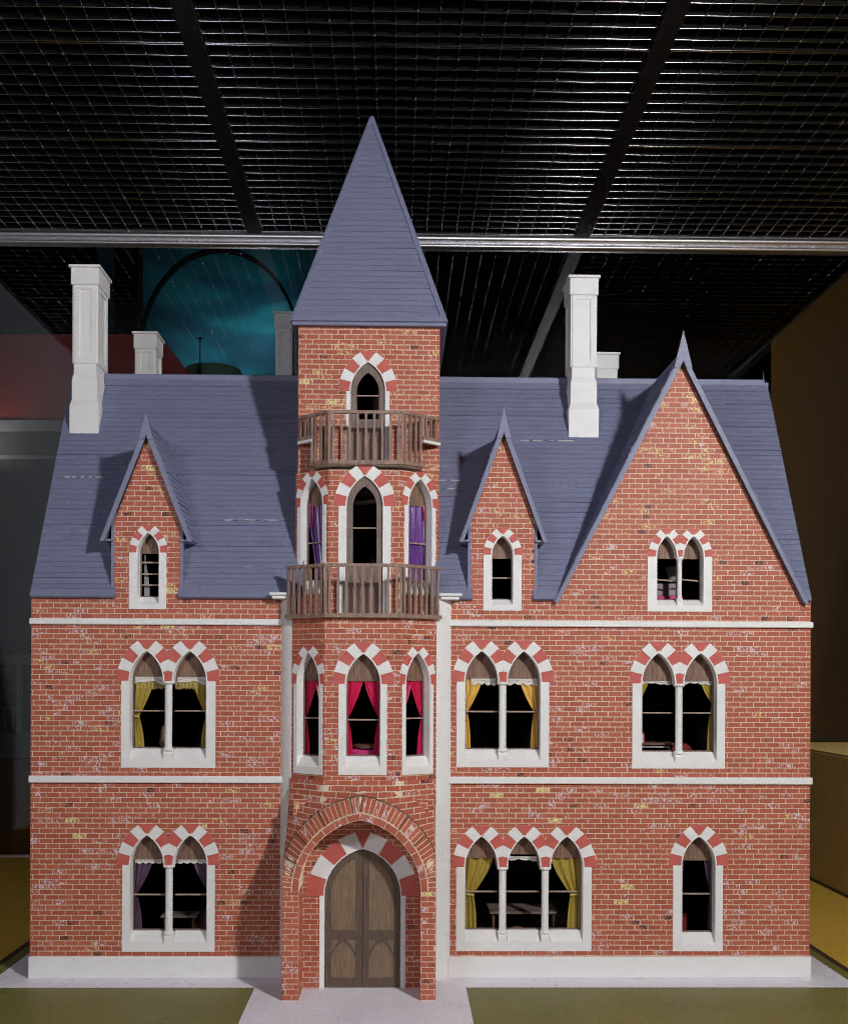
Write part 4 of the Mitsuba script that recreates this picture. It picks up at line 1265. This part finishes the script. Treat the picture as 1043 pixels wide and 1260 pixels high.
def table(label, cx_, cy_, z0, w, d, h, top='light_top', rot=0):
    k = thing('table', label, 'table')
    c, s = math.cos(rot), math.sin(rot)
    def rt(m):
        v = m[0].copy(); x, y = v[:, 0].copy(), v[:, 1].copy()
        v[:, 0] = cx_ + x * c - y * s; v[:, 1] = cy_ + x * s + y * c; v[:, 2] += z0
        return v, m[1]
    add(f'{k}__top', rt(bx(-w / 2, w / 2, -d / 2, d / 2, h - 3, h, .5)), top)
    for a in (-1, 1):
        for b in (-1, 1):
            v, f = lathe([(1.2, 0), (1.8, h * .25), (1.2, h * .5), (2.0, h * .8), (2.0, h - 3)], (a * (w / 2 - 5), b * (d / 2 - 5), 0), 10)
            add(f'{k}__leg', rt((v, f)), 'furniture_wood', smooth=40)
    return k


def chair(label, cx_, cy_, z0, seat, rot=0, w=26, hs=26, hb=60, round_=False):
    k = thing('chair', label, 'chair')
    c, s = math.cos(rot), math.sin(rot)
    def rt(m):
        v = m[0].copy(); x, y = v[:, 0].copy(), v[:, 1].copy()
        v[:, 0] = cx_ + x * c - y * s; v[:, 1] = cy_ + x * s + y * c; v[:, 2] += z0
        return v, m[1]
    add(f'{k}__seat', rt(bx(-w / 2, w / 2, -w / 2, w / 2, hs - 5, hs, 1.5)), seat)
    if round_:
        t = np.linspace(0, 2 * np.pi, 25)
        ring = Polygon([(w * .5 * math.cos(a), hb - w * .45 + w * .45 * math.sin(a)) for a in t]).difference(Polygon([(w * .34 * math.cos(a), hb - w * .45 + w * .30 * math.sin(a)) for a in t]))
        add(f'{k}__backrest', rt(ex(ring, Frame((0, w / 2, 0), (1, 0, 0), (0, 0, 1)), -1.5, 1.5)), 'furniture_wood')
    else:
        q = Polygon([(-w / 2, hs), (w / 2, hs)] + [(w / 2 * math.cos(a), hb - 10 + 10 * math.sin(a)) for a in np.linspace(0, math.pi, 10)])
        add(f'{k}__backrest', rt(ex(q, Frame((0, w / 2, 0), (1, 0, 0), (0, 0, 1)), -2, 2)), seat)
    for a in (-1, 1):
        for b in (-1, 1):
            add(f'{k}__leg', rt(bx(a * (w / 2 - 2) - 1.3, a * (w / 2 - 2) + 1.3, b * (w / 2 - 2) - 1.3, b * (w / 2 - 2) + 1.3, 0, hs - 5)), 'furniture_wood')
    return k


table('small tilted reading table inside the lower left window', 213, 62, 4, 46, 30, 62)
table('pale topped dining table inside the lower triple window', 652, 80, 4, 88, 56, 66)
chair('round backed wooden chair at the pale table in the lower triple window', 640, 36, 4, 'furniture_wood', rot=math.pi, round_=True, w=24, hb=54)
chair('dark red upholstered chair inside the single lower right window', 868, 60, 4, 'red_velvet', rot=.5, w=32)
desk = table('writing desk with pale blotter in the upper far right window', 812, 44, Z2 - 5 - 193.1 + 6, 52, 30, 44, top='furniture_wood')
zdk = Z1 - 5 + 44
kk = thing('blotter', 'pale paper blotter lying on the writing desk', 'paper'); add(f'{kk}__sheet', bx(798, 832, 32, 50, zdk + .1, zdk + 1.2), 'paper')
kk = thing('picture', 'small framed picture leaning on the writing desk', 'picture')
add(f'{kk}__frame', hull([(791, 36, zdk), (803, 36, zdk), (791, 41, zdk + 19), (803, 41, zdk + 19), (791, 37.5, zdk), (803, 37.5, zdk), (791, 42.5, zdk + 19), (803, 42.5, zdk + 19)]), 'red_velvet')
add(f'{kk}__print', hull([(793, 35.7, zdk + 2), (801, 35.7, zdk + 2), (793, 39.8, zdk + 17), (801, 39.8, zdk + 17), (793, 36, zdk + 2), (801, 36, zdk + 2), (793, 40.1, zdk + 17), (801, 40.1, zdk + 17)]), 'paper')
chair('rounded wooden chair beside the writing desk upstairs', 852, 55, Z1 - 5, 'red_velvet', rot=-.4, w=26, hs=24, hb=48)
kk = thing('carved_post', 'turned brown wooden post inside the upper left window', 'carving')
add(f'{kk}__shaft', lathe([(5, 0), (5.5, 3), (3, 9), (5, 14), (5.6, 18), (3.2, 23), (4.4, 27), (2.2, 34), (.8, 37)], (194, 40, Z1 - 5 + 32), 16), 'furniture_wood', smooth=50)
add(f'{kk}__stand', bx(184, 204, 30, 50, Z1 - 5, Z1 - 5 + 32), 'furniture_wood')
kk = thing('trunk', 'grey purple trunk in the attic window of the right gable', 'trunk')
zt_ = Z2 + 6
add(f'{kk}__box', bx(808, 846, 40, 62, zt_ + 32, zt_ + 48, .8), 'trunk_leather'); add(f'{kk}__strap', bx(806.5, 810, 39, 63, zt_ + 31.9, zt_ + 48.5, .4), 'grey_shade')
kk = thing('bench', 'low pinkish bench under the attic trunk', 'bench')
add(f'{kk}__seat', bx(809, 850, 36, 66, zt_ + 24, zt_ + 31.8, .8), 'pink_cloth'); add(f'{kk}__leg', bx(811, 816, 38, 64, zt_, zt_ + 24), 'furniture_wood'); add(f'{kk}__leg', bx(842, 847, 38, 64, zt_, zt_ + 24), 'furniture_wood')
kk = thing('lampshade', 'pale grey tapered lamp behind the trunk in the attic gable window', 'lampshade')
add(f'{kk}__shade', lathe([(6, 0), (12, 19)], (847, 72, zt_ + 53), 18), 'grey_shade', smooth=50); add(f'{kk}__stem', lathe([(5, 0), (4, 1.5), (1, 3), (1, 53.2)], (847, 72, zt_), 10), 'furniture_wood')
kk = thing('settee', 'pink upholstered settee behind the crimson curtains of the tower', 'settee')
zs_ = Z1 - 5
add(f'{kk}__seat', bx(412, 486, -22, 8, zs_ + 32, zs_ + 44, 3), 'pink_cloth'); add(f'{kk}__cushion', lathe([(3, 0), (17, 1.5), (18, 4), (14, 6)], (452, -8, zs_ + 43.6), 20), 'furniture_wood', smooth=50)
for x in (416, 482):
    add(f'{kk}__leg', bx(x - 2, x + 2, -20, 6, zs_, zs_ + 32), 'furniture_wood')

# ---------------------------------------------------------------- gallery behind the glass
def GP(px, py, Y):
    a = P(px, py, Y)
    return (a[0], Y, a[1])


def slab(pix, Y, t):
    fr = Frame((0, Y, 0), (1, 0, 0), (0, 0, 1))
    return ex(Polygon([P(x, y, Y) for x, y in pix]), fr, -t, 0)


def gmat(name, c, rough=.7): return mat(name, c, rough)


gmat('gallery_red', (.17, .011, .010)); gmat('gallery_grey', (.13, .14, .15)); gmat('gallery_dark', (.03, .03, .034)); mat('gallery_teal', proc(lambda p, n, uv: mix((.010, .13, .21), (.02, .30, .38), smoothstep(.35, .65, fbm(p.x / S / 420, 1.0, p.z / S / 110)))), .7); gmat('gallery_brown', (.09, .055, .035)); gmat('gallery_green', (.07, .16, .12)); gmat('gallery_cream', (.22, .22, .20))
kk = thing('partition', 'red gallery partition with grey ledge seen through the left of the glass', 'partition')
add(f'{kk}__upper_panel', slab([(-160, 411), (196, 411), (236, 464), (236, 516), (-160, 516)], 1700, 20), 'gallery_red')
add(f'{kk}__ledge', slab([(-160, 516.5), (232, 516.5), (232, 530), (-160, 530)], 1690, 30), 'gallery_grey')
add(f'{kk}__middle_panel', slab([(-160, 530.5), (232, 530.5), (232, 800), (-160, 800)], 1700, 20), 'gallery_dark')
add(f'{kk}__cornice', slab([(-160, 560), (232, 560), (232, 565), (-160, 565)], 1696, 20), 'gallery_grey')
add(f'{kk}__lower_panel', slab([(-160, 934), (232, 934), (232, 1060), (-160, 1060)], 1700, 20), 'gallery_red')
kk = thing('cabinet', 'grey green glazed cabinet beyond the glass at the far left', 'cabinet')
add(f'{kk}__top', slab([(-160, 806), (44, 806), (44, 818), (-160, 818)], 1640, 60), 'gallery_cream')
add(f'{kk}__post', slab([(20, 818.2), (27, 818.2), (27, 902), (20, 902)], 1642, 8), 'gallery_cream')
add(f'{kk}__back', slab([(-160, 818.2), (44, 818.2), (44, 902), (-160, 902)], 1690, 8), 'gallery_dark')
add(f'{kk}__base', slab([(-160, 902.2), (44, 902.2), (44, 933), (-160, 933)], 1640, 60), 'gallery_grey')
kk = thing('small_chair', 'pale miniature chair standing in the far left cabinet', 'chair')
add(f'{kk}__back', slab([(2, 838), (6, 838), (12, 870), (8, 870)], 1660, 4), 'gallery_cream'); add(f'{kk}__seat', slab([(4, 870.2), (18, 870.2), (18, 874), (4, 874)], 1665, 14), 'gallery_cream')
for x in (5, 15):
    add(f'{kk}__leg', slab([(x, 874.2), (x + 2, 874.2), (x + 2, 901), (x, 901)], 1660, 3), 'gallery_cream')
kk = thing('backdrop', 'curved teal backdrop lit by a low lamp behind the glass', 'backdrop')
n = 24
pts = []
for i in range(n + 1):
    t = i / n
    x = 120 + 330 * t
    Yb = 2700 + 380 * math.sin(math.pi * t)
    for py in (250, 520):
        pts.append(GP(x, py, Yb))
pts = np.array(pts)
add(f'{kk}__sheet', (np.vstack([pts, pts + [0, 8, 0]]), np.array([[2 * i, 2 * i + 2, 2 * i + 3] for i in range(n)] + [[2 * i, 2 * i + 3, 2 * i + 1] for i in range(n)] + [[2 * i + 2 * n + 2, 2 * i + 2 * n + 5, 2 * i + 2 * n + 4] for i in range(n)] + [[2 * i + 2 * n + 2, 2 * i + 2 * n + 3, 2 * i + 2 * n + 5] for i in range(n)])), 'gallery_teal', smooth=True)
kk = thing('gallery_arch', 'dark brown curved arch framing the teal backdrop', 'arch')
ao = [P(270 + 100 * math.cos(a), 432 - 128 * math.sin(a), 2300) for a in np.linspace(-.35, math.pi + .35, 40)]
ai = [P(270 + 97 * math.cos(a), 432 - 124.5 * math.sin(a), 2300) for a in np.linspace(-.35, math.pi + .35, 40)]
add(f'{kk}__rib', ex(Polygon(ao + ai[::-1]).buffer(0), Frame((0, 2300, 0), (1, 0, 0), (0, 0, 1)), -30, 0), 'gallery_brown')
add(f'{kk}__post', slab([(140, 290), (171, 290), (171, 480), (140, 480)], 2310, 60), 'gallery_dark')
kk = thing('lamp_post', 'dark slender lamp post silhouetted against the teal backdrop', 'lamp post')
b0 = np.array(GP(246, 458, 2350)); t0 = np.array(GP(246, 414, 2350)); hh = t0[2] - b0[2]
add(f'{kk}__post', lathe([(9, 0), (5, hh * .12), (3.4, hh * .2), (2.2, hh * .3), (1.8, hh * .8), (3, hh * .86), (1.5, hh)], b0, 12), 'dark_iron', smooth=50)
add(f'{kk}__cross_arm', bx(b0[0] - 12, b0[0] + 12, b0[1] - 1, b0[1] + 1, t0[2] - 8, t0[2] - 5), 'dark_iron')
kk = thing('counter', 'rounded green counter below the lamp post behind the glass', 'counter')
c0 = np.array(GP(262, 480, 2480)); ct = np.array(GP(262, 455, 2480))
add(f'{kk}__top', lathe([(95, 0), (100, (ct[2] - c0[2]) * .8), (92, ct[2] - c0[2])], c0, 30), 'gallery_green', smooth=40)
add('gallery_wall', bx(-3200, 4400, 3600, 3640, -700, 2600), 'gallery_dark', kind='structure', label='dark rear wall of the gallery', category='wall')
add('gallery_floor', bx(-3200, 4400, 1020, 3600, -740, -700), 'gallery_dark', kind='structure', label='dark gallery floor', category='floor')


def spot(name, pos, tgt, inten, cut):
    scene[name] = {'type': 'spot', 'to_world': T().look_at(origin=(np.array(pos) * S).tolist(), target=(np.array(tgt) * S).tolist(), up=[0, 1, 0.1]), 'intensity': rgb(*inten), 'cutoff_angle': cut, 'beam_width': cut * .3}


spot('teal_spotlight', GP(312, 402, 2880), GP(305, 398, 3080), (.075, .086, .086), 88)
spot('teal_spotlight_001', GP(262, 470, 2900), GP(275, 452, 3080), (.034, .042, .054), 88)
spot('red_spotlight', GP(-30, 552, 1610), GP(-8, 500, 1700), (.085, .075, .068), 85)


# ---------------------------------------------------------------- the two studio flashes beside the camera
def flash(pos, R, L, label):
    k = thing('studio_flash', label, 'lamp')
    d = HOUSE_C - pos; d /= np.linalg.norm(d)
    s = np.cross([0, 0, 1], d); s /= np.linalg.norm(s); u = np.cross(d, s)
    M = np.stack([s, u, d], 1)
    a = np.arange(36) * 2 * np.pi / 36
    disc = np.vstack([[0, 0, 0]] + [[R * math.cos(t), R * math.sin(t), 0] for t in a])
    f = np.array([[0, 1 + i, 1 + (i + 1) % 36] for i in range(36)])
    key = f'{k}__diffuser'
    scene[key] = mikit.ply((((disc @ M.T) + pos) * S, f), 'lamp_black', emitter={'type': 'area', 'radiance': rgb(*L)})
    rings = [(R * 1.04, 1.0), (R * .8, -R * .7), (26, -R * 1.2)]
    v = np.array([[r * math.cos(t), r * math.sin(t), h] for r, h in rings for t in a]); n_ = 36; ff = []
    for i in range(2):
        for j in range(n_):
            p, q = i * n_ + j, i * n_ + (j + 1) % n_
            ff += [[p, q, q + n_], [p, q + n_, p + n_]]
    v = v - np.array([0, 0, 1.5])
    v2 = np.vstack([v, v * [1.02, 1.02, 1] - [0, 0, .5]]); ff = np.array(ff); ff = np.vstack([ff, ff[:, ::-1] + len(v)])
    add(f'{k}__reflector', ((v2 @ M.T) + pos, ff), 'lamp_silver')
    bd, bf = lathe([(30, -R * 1.2 - 180), (36, -R * 1.2 - 170), (36, -R * 1.2 - 2), (30, -R * 1.2)], n=24)
    add(f'{k}__lamp_body', ((bd @ M.T) + pos, bf), 'lamp_black')
    foot = pos - d * (R * 1.2 + 90)
    add(f'{k}__stand', lathe([(12, -700), (12, foot[2] - 36)], (foot[0], foot[1], 0), 12), 'lamp_black')
    for q in range(3):
        an = q * 2.094 + .4
        add(f'{k}__leg', beam((foot[0], foot[1], -450), (foot[0] + 320 * math.cos(an), foot[1] + 320 * math.sin(an), -698), 12, 12), 'lamp_black')


flash(KEY_POS, KEY_R, KEY_L, 'studio flash on a stand right of the camera, the key light')
flash(FILL_POS, FILL_R, FILL_L, 'larger soft studio flash on a stand left of the camera')

# ---------------------------------------------------------------- repeats share a group
for k_, d_ in labels.items():
    c_ = d_.get('category')
    g_ = {'curtain': 'curtains behind the dollhouse windows', 'valance': 'lace valances in the dollhouse windows', 'table': 'tables inside the dollhouse', 'lamp': 'studio flashes beside the camera'}.get(c_)
    if c_ == 'chair' and k_.startswith('chair'): g_ = 'chairs inside the dollhouse'
    if g_: d_['group'] = g_
